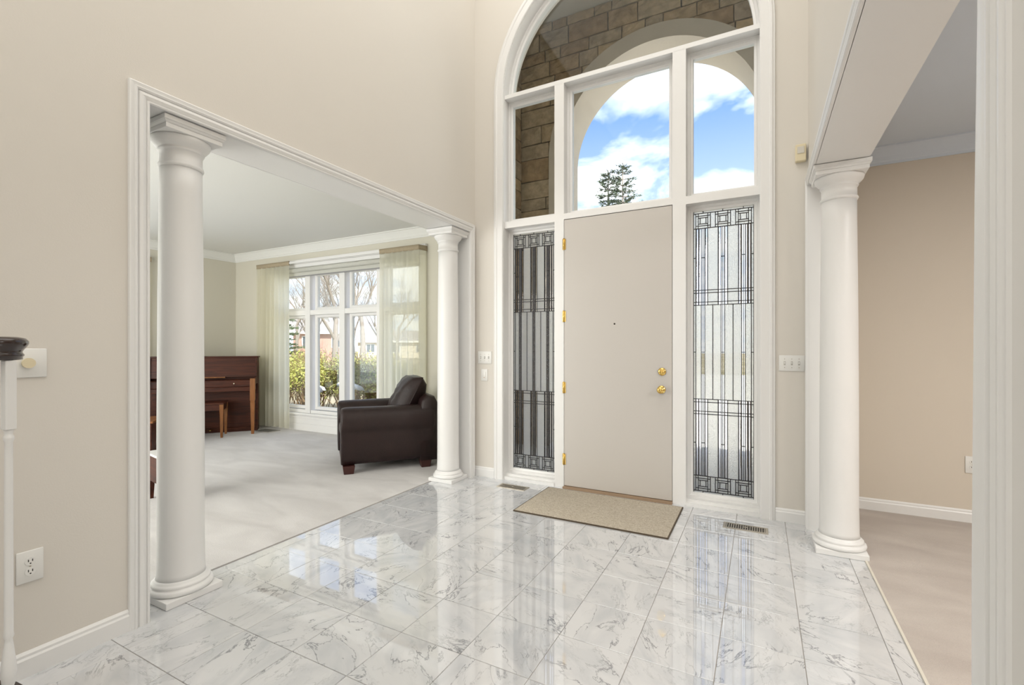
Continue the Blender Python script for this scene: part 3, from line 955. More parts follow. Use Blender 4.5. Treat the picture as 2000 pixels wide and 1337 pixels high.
# front door
door = empty('door_1', (0, 0, 0))
struct(door, 'plain beige front door with brass knob and four brass hinges', 'door')
DX0, DX1 = MX[0][1] + 0.003, MX[1][0] - 0.004
leaf = bevel(MB().box(DX0, DX1, YU + 0.002, YU + 0.046, 0.022, ZB0 - 0.006).build('leaf', DOORW, door), 0.002)
MB().box(DX0, DX1, YU + 0.05, 4.25, 0.022, ZB0 - 0.004).build('outer_leaf', DOORW, door)
MB().box(MX[0][1], MX[1][0], YU - 0.035, 4.27, 0.0, 0.018).build('threshold', mat('threshold_wood', (0.35, 0.24, 0.15), 0.5, var=0.1), door)
for z in (2.255, 1.587, 0.928, 0.265):
    h = MB(); h.lathe([(0.0065, -0.052), (0.0065, 0.052)], seg=10)
    h.v = [(v[0], v[1] - 0.004, v[2]) for v in h.v]
    for zz in (-0.054, 0.050): h.lathe([(0.004, zz), (0.0075, zz + 0.002), (0.004, zz + 0.006)], cy=-0.004, seg=10)
    h.box(-0.014, 0.018, 0.0005, 0.0025, -0.05, 0.05)
    h.build('hinge', BRASS, door, (DX0 - 0.002, YU - 0.002, z))


def knob(z, x, big):
    k = MB()
    if big:
        k.lathe([(0.034, 0), (0.034, 0.004), (0.030, 0.009), (0.014, 0.012), (0.012, 0.030), (0.020, 0.036), (0.028, 0.046), (0.029, 0.056), (0.024, 0.066), (0.012, 0.070), (0.001, 0.071)], axis='y', seg=24)
        return k.build('knob', BRASS, door, (x, YU + 0.002, z))
    k.lathe([(0.033, 0), (0.033, 0.006), (0.029, 0.012), (0.018, 0.014), (0.001, 0.0145)], axis='y', seg=24)
    o = k.build('deadbolt', BRASS, door, (x, YU + 0.002, z))
    bevel(MB().box(-0.004, 0.004, -0.028, -0.012, -0.016, 0.016).build('thumb_turn', BRASS, o), 0.002)
    return o


knob(0.945, -0.727 * 1.01, True); knob(1.096, -0.722 * 1.01, False)
MB().lathe([(0.008, 0), (0.008, 0.002), (0.005, 0.003), (0.001, 0.003)], axis='y', seg=16).build('peephole', mat('peephole_dark', (0.06, 0.05, 0.04), 0.3, 0.5, var=0.1), door, (-1.135, YU + 0.002, 1.507))

# ------------------------------------------------------------------ living room window
lw = empty('window_2')
struct(lw, 'large white living room window with two rows of panes between sheer curtains', 'window')
LITES = [(-6.79, -6.31), (-6.05, -5.56), (-5.31, -4.82), (-4.57, -4.08)]
YW = LIV_Y + 0.075
m_ = MB()
# casing on the wall face
m_.sweep([(WX0, 0.21), (WX0, WZ1), (WX1, WZ1), (WX1, 0.21)], [(0, 0), (0, 0.014), (0.01, 0.018), (0.05, 0.018), (0.06, 0.022), (0.09, 0.022), (0.09, 0)], lambda s, t, p: (s, LIV_Y - p, t))
m_.build('casing', TRIM, lw)
sl = MB(); sl.box(WX0 - 0.09, WX1 + 0.09, LIV_Y - 0.05, LIV_Y + 0.06, WZ0 - 0.03, WZ0)
bevel(sl.build('sill', TRIM, lw), 0.005)
pn = MB(); pn.box(WX0 - 0.09, WX1 + 0.09, LIV_Y - 0.012, LIV_Y - 0.0005, 0.115, WZ0 - 0.03)
pn.box(WX0 - 0.09, WX1 + 0.09, LIV_Y - 0.02, LIV_Y - 0.0005, 0.006, 0.115)
pn.box(WX0 - 0.09, WX1 + 0.09, LIV_Y - 0.026, LIV_Y - 0.0005, 0.20, 0.225)
bevel(pn.build('apron_panel', TRIM, lw), 0.003)
# frame members
ROW = [(0.385, 1.755), (1.92, 2.405)]
fr = MB()
fr.box(WX0, WX1, LIV_Y + 0.01, LIV_Y + 0.14, WZ0, WZ0 + 0.05); fr.box(WX0, WX1, LIV_Y + 0.01, LIV_Y + 0.14, WZ1 - 0.02, WZ1)
fr.box(WX0, WX0 + 0.05, LIV_Y + 0.01, LIV_Y + 0.14, WZ0, WZ1); fr.box(WX1 - 0.05, WX1, LIV_Y + 0.01, LIV_Y + 0.14, WZ0, WZ1)
fr.build('frame', TRIM, lw)
for (a, c) in zip(LITES[:-1], LITES[1:]):
    xm = (a[1] + c[0]) / 2 - 0.03
    MB().box(xm - 0.055, xm + 0.055, LIV_Y - 0.005, LIV_Y + 0.14, WZ0 + 0.002, WZ1 - 0.002).build('mullion', TRIM, lw)
MB().box(WX0 + 0.002, WX1 - 0.002, LIV_Y + 0.0, LIV_Y + 0.14, 1.80, 1.875).build('transom_bar', TRIM, lw)
for (a, c) in LITES:
    for (z0, z1) in ROW:
        s = MB(); f = 0.045
        a2, c2, z2, z3 = a - f, c + f, z0 - f, z1 + f
        s.sweep([(a, (z0 + z1) / 2), (a, z1), (c, z1), (c, z0), (a, z0), (a, (z0 + z1) / 2)],
                [(0, 0.02), (0.0, -0.02), (0.012, -0.03), (f - 0.004, -0.036), (f, -0.03), (f, 0.02)], lambda q, t, p: (q, YW + p, t))
        so = s.build('sash', TRIM, lw)
        MB().box(a - 0.004, c + 0.004, YW - 0.003, YW + 0.003, z0 - 0.004, z1 + 0.004).build('pane', GLASS, so)
hb = MB(); hb.box(WX0 - 0.10, WX1 + 0.10, LIV_Y - 0.032, LIV_Y - 0.0225, 2.545, 2.60)
hb.box(WX0 - 0.10, WX1 + 0.10, LIV_Y - 0.045, LIV_Y - 0.0005, 2.60, 2.665)
bevel(hb.build('head_board', TRIM, lw), 0.004)

# roller blind rolled up under the head
bl = MB()
bl.tube([(WX0 + 0.02, LIV_Y - 0.050, 2.500), (WX1 - 0.02, LIV_Y - 0.050, 2.500)], 0.036, 16)
bl.box(WX0 + 0.02, WX1 - 0.02, LIV_Y - 0.030, LIV_Y - 0.026, 2.415, 2.50)
rb = bl.build('roller_blind', BLIND); tag(rb, 'rolled-up pale grey blind across the top of the living room window', 'blind')
bb = MB().box(WX0 + 0.02, WX1 - 0.02, LIV_Y - 0.036, LIV_Y - 0.0235, 2.400, 2.416).build('bottom_bar', mat('blind_bar', (0.3, 0.3, 0.3), 0.5, var=0.05), rb)

# side window
sw = empty('window_3')
struct(sw, 'side window half hidden behind the column left of the piano', 'window')
f_ = MB()
for (y0, y1, z0, z1) in ((SW0, SW1, 0.4, 0.46), (SW0, SW1, 2.38, 2.44), (SW0, SW0 + 0.06, 0.4, 2.44), (SW1 - 0.06, SW1, 0.4, 2.44), ((SW0 + SW1) / 2 - 0.05, (SW0 + SW1) / 2 + 0.05, 0.4, 2.44), (SW0, SW1, 1.80, 1.88)):
    f_.box(LIV_X - 0.12, LIV_X + 0.012, y0, y1, z0, z1)
f_.build('frame', TRIM, sw)
MB().box(LIV_X - 0.08, LIV_X - 0.074, SW0 + 0.05, SW1 - 0.05, 0.44, 2.40).build('pane', GLASS, sw)


# ------------------------------------------------------------------ curtains
def curtain(name, p0, p1, nx, ny, ztop, zbot, folds, label, ret=None, seed=1, gather=1.0):
    """sheer panel hanging from p0 to p1 with folds along the normal; ret: point on the wall the end returns to"""
    rnd = random.Random(seed)
    root = empty(name, (p0[0], p0[1], zbot))
    def loc(x, y, z): return (x - p0[0], y - p0[1], z - zbot)
    cols = folds * 8
    L = math.hypot(p1[0] - p0[0], p1[1] - p0[1])
    ph = [rnd.uniform(-0.9, 0.9) for _ in range(folds + 2)]
    am = [rnd.uniform(0.5, 1.3) for _ in range(folds + 2)]
    m = MB(); rows = 14
    zc = ztop - 0.062
    path = []
    for i in range(cols + 1):
        t = i / cols
        path.append((p0[0] + (p1[0] - p0[0]) * t, p0[1] + (p1[1] - p0[1]) * t, t, 1.0))
    if ret:
        for k in range(1, 9):
            q = k / 8
            path.append((p1[0] + (ret[0] - p1[0]) * q, p1[1] + (ret[1] - p1[1]) * q, 1 + q * 0.12, 0.25))
    for j in range(rows + 1):
        zz = zc + (zbot - zc) * j / rows
        grow = min(1.0, 0.25 + j / rows * 1.2)
        for (x, y, t, k) in path:
            f = t * folds
            i0 = int(f); a = am[min(i0, folds)] ; 
            w = math.sin(2 * math.pi * f + ph[min(i0, folds)] * 0.5 * grow + 0.6 * math.sin(f * 1.7 + j * 0.12)) * 0.036 * a * grow * k
            m.v.append(loc(x + nx * w, y + ny * w, zz))
    n = len(path)
    for j in range(rows):
        for i in range(n - 1):
            m.face((j * n + i, j * n + i + 1, (j + 1) * n + i + 1, (j + 1) * n + i), True)
    m.build('sheer', SHEER, root)
    h = MB()
    hp = []
    for (x, y, t, k) in path:
        w = math.sin(t * folds * 25) * 0.004 * k
        hp.append((x + nx * w, y + ny * w))
    for (x, y) in hp:
        h.v += [loc(x + nx * 0.006, y + ny * 0.006, zc - 0.004), loc(x + nx * 0.010, y + ny * 0.010, ztop), loc(x - nx * 0.008, y - ny * 0.008, ztop), loc(x - nx * 0.006, y - ny * 0.006, zc - 0.004)]
    for i in range(len(hp) - 1):
        for k in range(4): h.face((i * 4 + k, (i + 1) * 4 + k, (i + 1) * 4 + (k + 1) % 4, i * 4 + (k + 1) % 4), True)
    h.build('header', HEADER, root)
    tag(root, label, 'curtain', 'sheer cream curtains')
    return root


YC = 4.825
curtain('curtain', (-7.245, YC), (-6.455, YC), 0, -1, 2.635, 0.045, 7, 'sheer cream curtain panel hanging beside the piano', seed=3)
curtain('curtain', (-4.59, YC), (-3.91, YC), 0, -1, 2.635, 0.045, 7, 'sheer cream curtain panel hanging behind the brown armchair', ret=(-3.885, LIV_Y - 0.01), seed=8)
curtain('curtain', (LIV_X + 0.05, 3.00), (LIV_X + 0.05, 3.67), 1, 0, 2.635, 0.045, 6, 'narrow sheer cream curtain seen between casing and column', seed=5)
rod = MB(); rod.box(-6.45, -4.595, YC - 0.003, YC + 0.003, 2.592, 2.617)
tag(rod.build('curtain_rod', TRIM), 'flat white curtain rod across the living room window', 'curtain rod')

# ------------------------------------------------------------------ piano and bench
ANG = math.atan2(0.77, 0.64)
# local x runs along the keyboard to the treble end, local -y faces the player
piano = empty('upright_piano', (-6.94, 4.634, 0.006), ANG)
tag(piano, 'reddish brown upright piano standing across the corner by the window', 'piano')
PLEN = 1.39
pm = MB(); pm.box(-PLEN, 0, 0.02, 0.20, 0.06, 1.14)
bevel(pm.build('case', MAHOG, piano), 0.004)
bevel(MB().box(-PLEN - 0.0, 0.0, 0.0, 0.21, 0.0, 0.065).build('bottom_board', MAHOG, piano), 0.003)
bevel(MB().box(-PLEN - 0.012, 0.012, -0.03, 0.215, 1.135, 1.158).build('top_lid', MAHOG, piano), 0.004)
# upper front panel leans back
up = MB(); k = 0
x0, x1 = -PLEN + 0.02, -0.02
up.v += [(x0, -0.055, 0.84), (x1, -0.055, 0.84), (x1, 0.022, 0.84), (x0, 0.022, 0.84), (x0, -0.015, 1.136), (x1, -0.015, 1.136), (x1, 0.022, 1.136), (x0, 0.022, 1.136)]
for q in ((0, 3, 2, 1), (4, 5, 6, 7), (0, 1, 5, 4), (1, 2, 6, 5), (2, 3, 7, 6), (3, 0, 4, 7)): up.face(q)
bevel(up.build('upper_panel', MAHOG, piano), 0.003)
for xs in (0.0, -PLEN):
    s = MB(); a, c = (xs - 0.022, xs) if xs == 0 else (xs, xs + 0.022)
    poly = [(0.02, 0.74), (-0.31, 0.74), (-0.31, 0.81), (-0.27, 0.83), (-0.10, 0.85), (-0.05, 1.136), (0.02, 1.136)]
    for xx in (a, c): s.v += [(xx, p[0], p[1]) for p in poly]
    n = len(poly); s.face(list(range(n))); s.face(list(reversed(range(n, 2 * n))))
    for i in range(n): s.face((i, n + i, n + (i + 1) % n, (i + 1) % n))
    bevel(s.build('end_cheek', MAHOG, piano), 0.003)
bevel(MB().box(-PLEN + 0.022, -0.022, -0.29, 0.02, 0.64, 0.705).build('key_bed', MAHOG, piano), 0.004)
fb = bevel(MB().box(-PLEN + 0.022, -0.022, -0.265, 0.02, 0.705, 0.805).build('fallboard', MAHOG, piano), 0.006)
for xx in (-0.28, -PLEN + 0.28):
    kb = MB(); kb.lathe([(0.004, 0), (0.004, 0.008), (0.010, 0.012), (0.011, 0.018), (0.006, 0.022), (0.001, 0.023)], axis='y', seg=14)
    kb.build('knob', mat('pale_knob', (0.75, 0.68, 0.52), 0.25, 0.7, var=0.05), fb, (xx, -0.265, 0.755))
bevel(MB().box(-PLEN + 0.30, -0.42, -0.110, -0.045, 0.835, 0.850).build('music_ledge', OAK, piano), 0.003)
bevel(MB().box(-PLEN + 0.03, -0.03, 0.0, 0.02, 0.07, 0.64).build('lower_panel', MAHOG, piano), 0.003)
for xx in (-0.032, -PLEN + 0.032):
    l = MB()
    l.box(xx - 0.034, xx + 0.034, -0.345, -0.27, 0.50, 0.83)
    l.box(xx - 0.028, xx + 0.028, -0.340, -0.275, 0.475, 0.50)
    l.taper(xx, -0.307, 0.0, 0.475, 0.019, 0.019, 0.030, 0.034)
    bevel(l.build('leg', OAK, piano), 0.004)
for xx in (-PLEN / 2 - 0.08, -PLEN / 2, -PLEN / 2 + 0.08):
    p = MB(); p.rbox(xx - 0.014, xx + 0.014, -0.11, 0.03, 0.045, 0.058, 0.006, 2)
    p.build('pedal', BRASS, piano)

bench = empty('piano_bench', (0, 0, 0.006), ANG)
tag(bench, 'brown wooden piano bench with tapered legs in front of the piano', 'bench')
# near right leg stands at (-6.83, 4.016), the rear one at (-7.07, 4.24)
ux, uy = math.cos(ANG), math.sin(ANG)
bench.location = (-6.83 + uy * 0.0, 4.016, 0.006)
BL, BD = 0.72, 0.33
bevel(MB().box(-BL - 0.02, 0.03, -0.03, BD + 0.03, 0.475, 0.50).build('seat', MAHOG, bench), 0.005)
ap = MB()
ap.box(-BL, 0.0, -0.012, 0.010, 0.39, 0.475); ap.box(-BL, 0.0, BD - 0.010, BD + 0.012, 0.39, 0.475)
ap.box(-0.010, 0.012, 0, BD, 0.39, 0.475); ap.box(-BL - 0.012, -BL + 0.010, 0, BD, 0.39, 0.475)
ap.build('apron', MAHOG, bench)
for (x, y) in ((0, 0), (0, BD), (-BL, 0), (-BL, BD)):
    l = MB().taper(x, y, 0.0, 0.475, 0.014, 0.014, 0.026, 0.026)
    bevel(l.build('leg', OAK, bench), 0.003)

# ------------------------------------------------------------------ leather armchair
arm = empty('armchair', (-3.715, 3.375, 0.006), ANG)
tag(arm, 'dark brown leather club armchair with wooden feet behind the column', 'armchair')
# local x from the front edge to the back, local y from the near side to the far side
CL, CWD = 0.98, 0.98


def soft(o, lv=2):
    m = o.modifiers.new('soft', 'SUBSURF'); m.levels = lv; m.render_levels = lv
    return o


def arm_mesh(y0, y1):
    m = MB(); n = 10
    # cross-section in y,z: panel below, roll on top that overhangs
    ym = (y0 + y1) / 2; hw = (y1 - y0) / 2
    sec = [(y0 + 0.025, 0.07), (y0 + 0.022, 0.25), (y0 + 0.016, 0.40), (y0 + 0.012, 0.435), (y0 - 0.002, 0.455), (y0 - 0.012, 0.50), (y0 - 0.012, 0.575), (y0 + 0.012, 0.635),
           (y0 + 0.06, 0.668), (ym, 0.677), (y1 - 0.06, 0.668), (y1 - 0.012, 0.635), (y1 + 0.005, 0.575), (y1 + 0.003, 0.50), (y1 - 0.01, 0.44), (y1 - 0.015, 0.07)]
    xs = [(-0.012, 0.90), (0.0, 0.955), (0.02, 0.985), (0.06, 1.0), (0.3, 1.0), (0.6, 1.004), (0.85, 1.0), (0.93, 1.0), (0.96, 0.97)]
    k = len(sec)
    for (x, s) in xs:
        for (y, z) in sec:
            zz = 0.07 + (z - 0.07) * (1 - (1 - s) * 0.45)
            m.v.append((x, ym + (y - ym) * s, zz + 0.004 * math.sin(x * 9 + y * 4) * (z > 0.5)))
    for i in range(len(xs) - 1):
        for j in range(k):
            a = i * k + j; b = i * k + (j + 1) % k
            m.face((a, a + k, b + k, b), True)
    m.face(list(range(k)), True); m.face(list(reversed(range((len(xs) - 1) * k, len(xs) * k))), True)
    return m


soft(arm_mesh(0.0, 0.23).build('armrest', LEATHER, arm), 1)
soft(arm_mesh(CWD - 0.23, CWD).build('armrest', LEATHER, arm), 1)
MB().rbox(0.03, 0.93, 0.21, CWD - 0.21, 0.08, 0.31, 0.03, 3).build('seat_base', LEATHER, arm)
MB().rbox(0.0, 0.70, 0.235, CWD - 0.235, 0.30, 0.47, 0.06, 4).build('seat_cushion', LEATHER, arm)
m_ = MB(); prof = [(0.80, 0.08), (0.78, 0.50), (0.82, 0.72), (0.88, 0.775), (0.95, 0.765), (0.985, 0.70), (0.985, 0.08)]
for y in (0.02, 0.05, CWD - 0.05, CWD - 0.02):
    s = 0.97 if y in (0.02, CWD - 0.02) else 1.0
    m_.v += [(0.89 + (p[0] - 0.89) * s, y, p[1] * s + 0.08 * (1 - s)) for p in prof]
n = len(prof)
for i in range(3):
    for j in range(n):
        a = i * n + j; b_ = i * n + (j + 1) % n
        m_.face((a, b_, b_ + n, a + n), True)
m_.face(list(reversed(range(n))), True); m_.face(list(range(3 * n, 4 * n)), True)
m_.build('backrest', LEATHER, arm)


def cushion():
    """plump loose back cushion leaning back: grid pillow in its own plane"""
    m = MB(); nu, nv = 12, 12
    W, H, T = 0.58, 0.58, 0.30
    for side in (1, -1):
        for j in range(nv + 1):
            for i in range(nu + 1):
                u, v = i / nu * 2 - 1, j / nv * 2 - 1
                e = (1 - abs(u) ** 3.2) * (1 - abs(v) ** 3.2)
                t = T * 0.5 * max(0.0, e) ** 0.45 + 0.004
                t += 0.007 * math.sin(u * 9 + v * 5) * e + 0.006 * math.sin(v * 13 - u * 4) * e
                pu = u * (1 - 0.05 * (1 - abs(v)) ** 2 * 0)
                m.v.append((side * t, pu * W / 2, v * H / 2))
    n = (nu + 1) * (nv + 1)
    for s in (0, 1):
        for j in range(nv):
            for i in range(nu):
                a = s * n + j * (nu + 1) + i
                q = (a, a + 1, a + nu + 2, a + nu + 1)
                m.face(q if s == 0 else tuple(reversed(q)), True)
    rim = [(0, i) for i in range(nu)] + [(j, nu) for j in range(nv)] + [(nv, nu - i) for i in range(nu)] + [(nv - j, 0) for j in range(nv)]
    ids = [j * (nu + 1) + i for (j, i) in rim]
    for a, b_ in zip(ids, ids[1:] + ids[:1]): m.face((a, n + a, n + b_, b_), True)
    return m


bc = cushion().build('back_cushion', LEATHER, arm)
bc.location = (0.73, CWD / 2, 0.70); bc.rotation_euler = (0, R(27), 0)
pip = MB()
W2 = 0.288
pts = []
for k in range(40):
    a = 2 * math.pi * k / 40
    c, s = math.cos(a), math.sin(a)
    d = (abs(c) ** 6 + abs(s) ** 6) ** (1 / 6)
    pts.append((0, c / d * W2, s / d * W2))
pip.tube(pts + [pts[0]], 0.006, 6, False)
pip.build('piping', LEATHER, bc)
for (x, y) in ((0.07, 0.09), (0.86, 0.09), (0.07, CWD - 0.09), (0.86, CWD - 0.09)):
    f = MB().taper(x, y, 0.0, 0.085, 0.048, 0.048, 0.060, 0.060)
    bevel(f.build('foot', FEETW, arm), 0.005)

# ------------------------------------------------------------------ low wooden pieces seen between casing and column
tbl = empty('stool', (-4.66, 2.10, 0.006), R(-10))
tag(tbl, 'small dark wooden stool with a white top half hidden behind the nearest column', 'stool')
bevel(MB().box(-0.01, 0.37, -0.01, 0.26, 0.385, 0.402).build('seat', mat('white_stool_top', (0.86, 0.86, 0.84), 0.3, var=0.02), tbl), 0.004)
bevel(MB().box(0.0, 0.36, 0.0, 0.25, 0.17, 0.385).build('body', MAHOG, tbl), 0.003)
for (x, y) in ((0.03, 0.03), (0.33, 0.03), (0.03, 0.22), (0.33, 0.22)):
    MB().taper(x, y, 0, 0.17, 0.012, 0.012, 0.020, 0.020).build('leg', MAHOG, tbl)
ch = empty('wooden_chest', (-6.85, 2.90, 0.006), R(50))
tag(ch, 'low reddish wooden chest in front of the piano end, glimpsed behind the column', 'chest')
bevel(MB().box(-0.36, 0.30, -0.25, 0.25, 0.05, 0.38).build('body', MAHOG, ch), 0.004)
bevel(MB().box(-0.38, 0.32, -0.27, 0.27, 0.38, 0.405).build('lid', OAK, ch), 0.004)
MB().box(-0.37, 0.31, -0.26, 0.26, 0.0, 0.05).build('base', MAHOG, ch)

# floor register by the curtain
pp = MB(); pp.rbox(-0.16, 0.16, -0.11, 0.11, 0, 0.010, 0.004, 2)
o = pp.build('floor_register_cover', mat('register_grey', (0.42, 0.40, 0.36), 0.5, 0.3, var=0.1), None, (-6.75, 4.66, 0.006), 0.1)
tag(o, 'flat grey floor register below the curtain beside the piano', 'vent')
for k in range(9):
    MB().box(-0.14 + k * 0.032, -0.125 + k * 0.032, -0.085, 0.085, 0.0102, 0.0108).build('slot', DARK, o)

# ------------------------------------------------------------------ door mat and floor vents


def mat_weave():
    m, nt, b = new_mat('beige_mat_weave')
    N, L = nt.nodes, nt.links
    geo = N.new('ShaderNodeNewGeometry')
    n = N.new('ShaderNodeTexNoise'); n.inputs['Scale'].default_value = 55; n.inputs['Detail'].default_value = 4; n.inputs['Distortion'].default_value = 2.0
    L.new(geo.outputs['Position'], n.inputs['Vector'])
    r = N.new('ShaderNodeValToRGB')
    r.color_ramp.elements[0].position = 0.38; r.color_ramp.elements[0].color = (0.42, 0.36, 0.275, 1)
    r.color_ramp.elements[1].position = 0.6; r.color_ramp.elements[1].color = (0.60, 0.54, 0.44, 1)
    L.new(n.outputs['Fac'], r.inputs[0]); L.new(r.outputs[0], b.inputs['Base Color'])
    bp = N.new('ShaderNodeBump'); bp.inputs['Strength'].default_value = 0.6; bp.inputs['Distance'].default_value = 0.006
    L.new(n.outputs['Fac'], bp.inputs['Height']); L.new(bp.outputs[0], b.inputs['Normal'])
    b.inputs['Roughness'].default_value = 0.95
    return m


dm = empty('door_mat', (-1.142, 3.655, 0.0))
tag(dm, 'beige carved door mat lying on the marble before the door', 'mat')
MB().rbox(-0.585, 0.585, -0.345, 0.345, 0.001, 0.012, 0.004, 2).build('pile', mat_weave(), dm)
edge = MB()
for (x0, x1, y0, y1) in ((-0.592, 0.592, -0.352, -0.343), (-0.592, 0.592, 0.343, 0.352), (-0.592, -0.583, -0.343, 0.343), (0.583, 0.592, -0.343, 0.343)):
    edge.box(x0, x1, y0, y1, 0.0005, 0.010)
edge.build('binding', mat('mat_binding', (0.10, 0.075, 0.05), 0.9, var=0.1), dm)


def vent(x, y, w, d, label, louvre):
    r = empty('floor_vent', (x, y, 0.0))
    tag(r, label, 'vent', 'metal floor vents by the entrance')
    f = MB()
    f.box(-w / 2, w / 2, -d / 2, -d / 2 + 0.014, 0.0005, 0.005); f.box(-w / 2, w / 2, d / 2 - 0.014, d / 2, 0.0005, 0.005)
    f.box(-w / 2, -w / 2 + 0.018, -d / 2 + 0.014, d / 2 - 0.014, 0.0005, 0.005); f.box(w / 2 - 0.018, w / 2, -d / 2 + 0.014, d / 2 - 0.014, 0.0005, 0.005)
    f.build('rim', VENTM, r)
    MB().box(-w / 2 + 0.016, w / 2 - 0.016, -d / 2 + 0.012, d / 2 - 0.012, 0.0003, 0.0012).build('duct', DARK, r)
    s = MB(); n = 17
    for k in range(n):
        xx = -w / 2 + 0.024 + (w - 0.048) * k / (n - 1)
        s.box(xx - 0.0032, xx + 0.0032, -d / 2 + 0.013, d / 2 - 0.013, 0.0012, 0.0045)
    g = s.build('grille', VENTM, r)
    lv = bevel(MB().box(-0.012, 0.012, -0.006, 0.006, 0.0046, 0.009).build('lever', VENTM, r), 0.002)
    return r


vent(-2.035, 3.868, 0.29, 0.115, 'metal floor vent left of the door mat, below the narrow sidelight', 0)
vent(-0.095, 3.775, 0.29, 0.115, 'metal floor vent right of the door mat, below the wide sidelight', 1)


# ------------------------------------------------------------------ switches, outlets, sensor
def wall_frame(name, origin, facing, label, cat):
    """empty whose local x runs along the wall, y points into the room, z up"""
    rz = {'-y': math.pi, '+x': -math.pi / 2}[facing]
    e = empty(name, origin, rz)
    return tag(e, label, cat)


def plate(root, w, h):
    o = MB(); o.rbox(-w / 2, w / 2, 0.0005, 0.007, -h / 2, h / 2, 0.003, 2)
    return o.build('cover_plate', PLATE, root)


def toggles(root, n, pitch=0.046, up=True):
    for k in range(n):
        x = (k - (n - 1) / 2) * pitch
        t = MB(); t.box(x - 0.006, x + 0.006, 0.007, 0.0085, -0.014, 0.014)
        tb = t.build('toggle_slot', mat('slot_cream', (0.55, 0.53, 0.48), 0.5, var=0.03), root)
        bevel(MB().taper(x, 0.012, -0.004, 0.009, 0.004, 0.006, 0.0035, 0.004, 0, 0.004).build('toggle', PLATE, tb), 0.001)
        for zz in (-0.032, 0.032):
            MB().lathe([(0.003, 0), (0.0028, 0.001), (0.001, 0.0013)], axis='y', c=(x, 0.008, zz), seg=8).build('screw', VENTM, root)


s3 = wall_frame('light_switch', (0.207, YF, 1.182), '-y', 'white triple light switch between door casing and column', 'switch')
plate(s3, 0.166, 0.118); toggles(s3, 3)
s2 = wall_frame('light_switch', (-2.452, YF, 1.198), '-y', 'white triple light switch left of the narrow sidelight', 'switch')
plate(s2, 0.160, 0.125); toggles(s2, 3)
s1 = wall_frame('light_switch', (-2.456, YF, 1.022), '-y', 'small white single switch below the triple switch', 'switch')
plate(s1, 0.075, 0.120)
rk = MB(); rk.rbox(-0.016, 0.016, 0.006, 0.011, -0.033, 0.033, 0.002, 2); rk.build('rocker', PLATE, s1)
MB().box(-0.004, 0.004, 0.011, 0.0115, -0.028, -0.022).build('indicator', mat('indicator_amber', (0.5, 0.2, 0.05), 0.4, var=0.1), s1)

sd = wall_frame('dimmer_switch', (XL, 0.748, 1.238), '+x', 'white wall plate with cream round dimmer knob behind the stair rail', 'switch')
plate(sd, 0.118, 0.115)
MB().lathe([(0.020, 0), (0.020, 0.010), (0.017, 0.018), (0.012, 0.020), (0.001, 0.0205)], axis='y', c=(0, 0.027, 0), seg=20).build('dimmer_knob', CREAM, sd)
for v_ in ():
    pass


def outlet(root):
    plate(root, 0.080, 0.125)
    for zz in (0.020, -0.020):
        b_ = MB(); b_.lathe([(0.0165, 0), (0.0165, 0.0025), (0.015, 0.003), (0.001, 0.003)], axis='y', c=(0, 0.0098, zz), seg=20)
        ob = b_.build('receptacle', PLATE, root)
        sl_ = MB()
        for xx in (-0.006, 0.006): sl_.box(xx - 0.0014, xx + 0.0014, 0.0095, 0.0104, zz - 0.001, zz + 0.008)
        sl_.lathe([(0.0026, 0), (0.0026, 0.0008), (0.001, 0.0008)], axis='y', c=(0, 0.0104, zz - 0.008), seg=8)
        sl_.build('slot', DARK, ob)
    MB().lathe([(0.003, 0), (0.0028, 0.001), (0.001, 0.0013)], axis='y', c=(0, 0.008, 0), seg=8).build('screw', VENTM, root)


o1 = wall_frame('power_outlet', (XL, 0.757, 0.432), '+x', 'white duplex power outlet low on the cream wall by the stair rail', 'outlet'); outlet(o1)
o2 = wall_frame('power_outlet', (1.385, DIN_Y, 0.432), '-y', 'white duplex power outlet on the tan wall', 'outlet'); outlet(o2)

ms = wall_frame('motion_sensor', (0.262, YF, 2.722), '-y', 'small cream motion sensor high beside the column capital', 'sensor')
bevel(MB().box(-0.034, 0.034, 0.0005, 0.045, -0.062, 0.062).build('housing', CREAM, ms), 0.006)
bevel(MB().box(-0.022, 0.022, 0.045, 0.050, -0.008, 0.042).build('lens', mat('sensor_lens', (0.70, 0.66, 0.58), 0.3, var=0.03), ms), 0.004)

# ------------------------------------------------------------------ stair rail at the left edge
st = empty('stair_railing', (0, 0, 0))
tag(st, 'dark wooden handrail end with white turned balusters at the left edge', 'railing')
VX, VY, VZ = -2.098, 0.531, 1.333
vp = [(0.001, 0.0), (0.060, 0.0), (0.076, -0.004), (0.083, -0.012), (0.083, -0.019), (0.078, -0.028), (0.071, -0.036), (0.068, -0.042), (0.070, -0.046),
      (0.073, -0.049), (0.072, -0.053), (0.069, -0.055), (0.069, -0.062), (0.060, -0.064), (0.001, -0.064)]
MB().lathe([(r, VZ + h * 1.14) for (r, h) in reversed(vp)], VX, VY, 40).build('handrail_cap', DARKWOOD, st)
rp = [(0.0, 0.0), (0.02, 0.0), (0.031, -0.006), (0.033, -0.015), (0.026, -0.03), (0.022, -0.04), (0.028, -0.05), (0.028, -0.062), (-0.028, -0.062), (-0.028, -0.05), (-0.022, -0.04), (-0.026, -0.03), (-0.033, -0.015), (-0.031, -0.006), (-0.02, 0.0)]
hr = MB()
hr.sweep([(VX - 0.03, VY - 0.04), (VX - 0.05, VY - 0.4), (VX - 0.05, VY - 1.6)], [(o, p) for (o, p) in rp], lambda s, t, p: (s, t, VZ + p * 1.14 - 0.001))
hr.build('handrail', DARKWOOD, st)
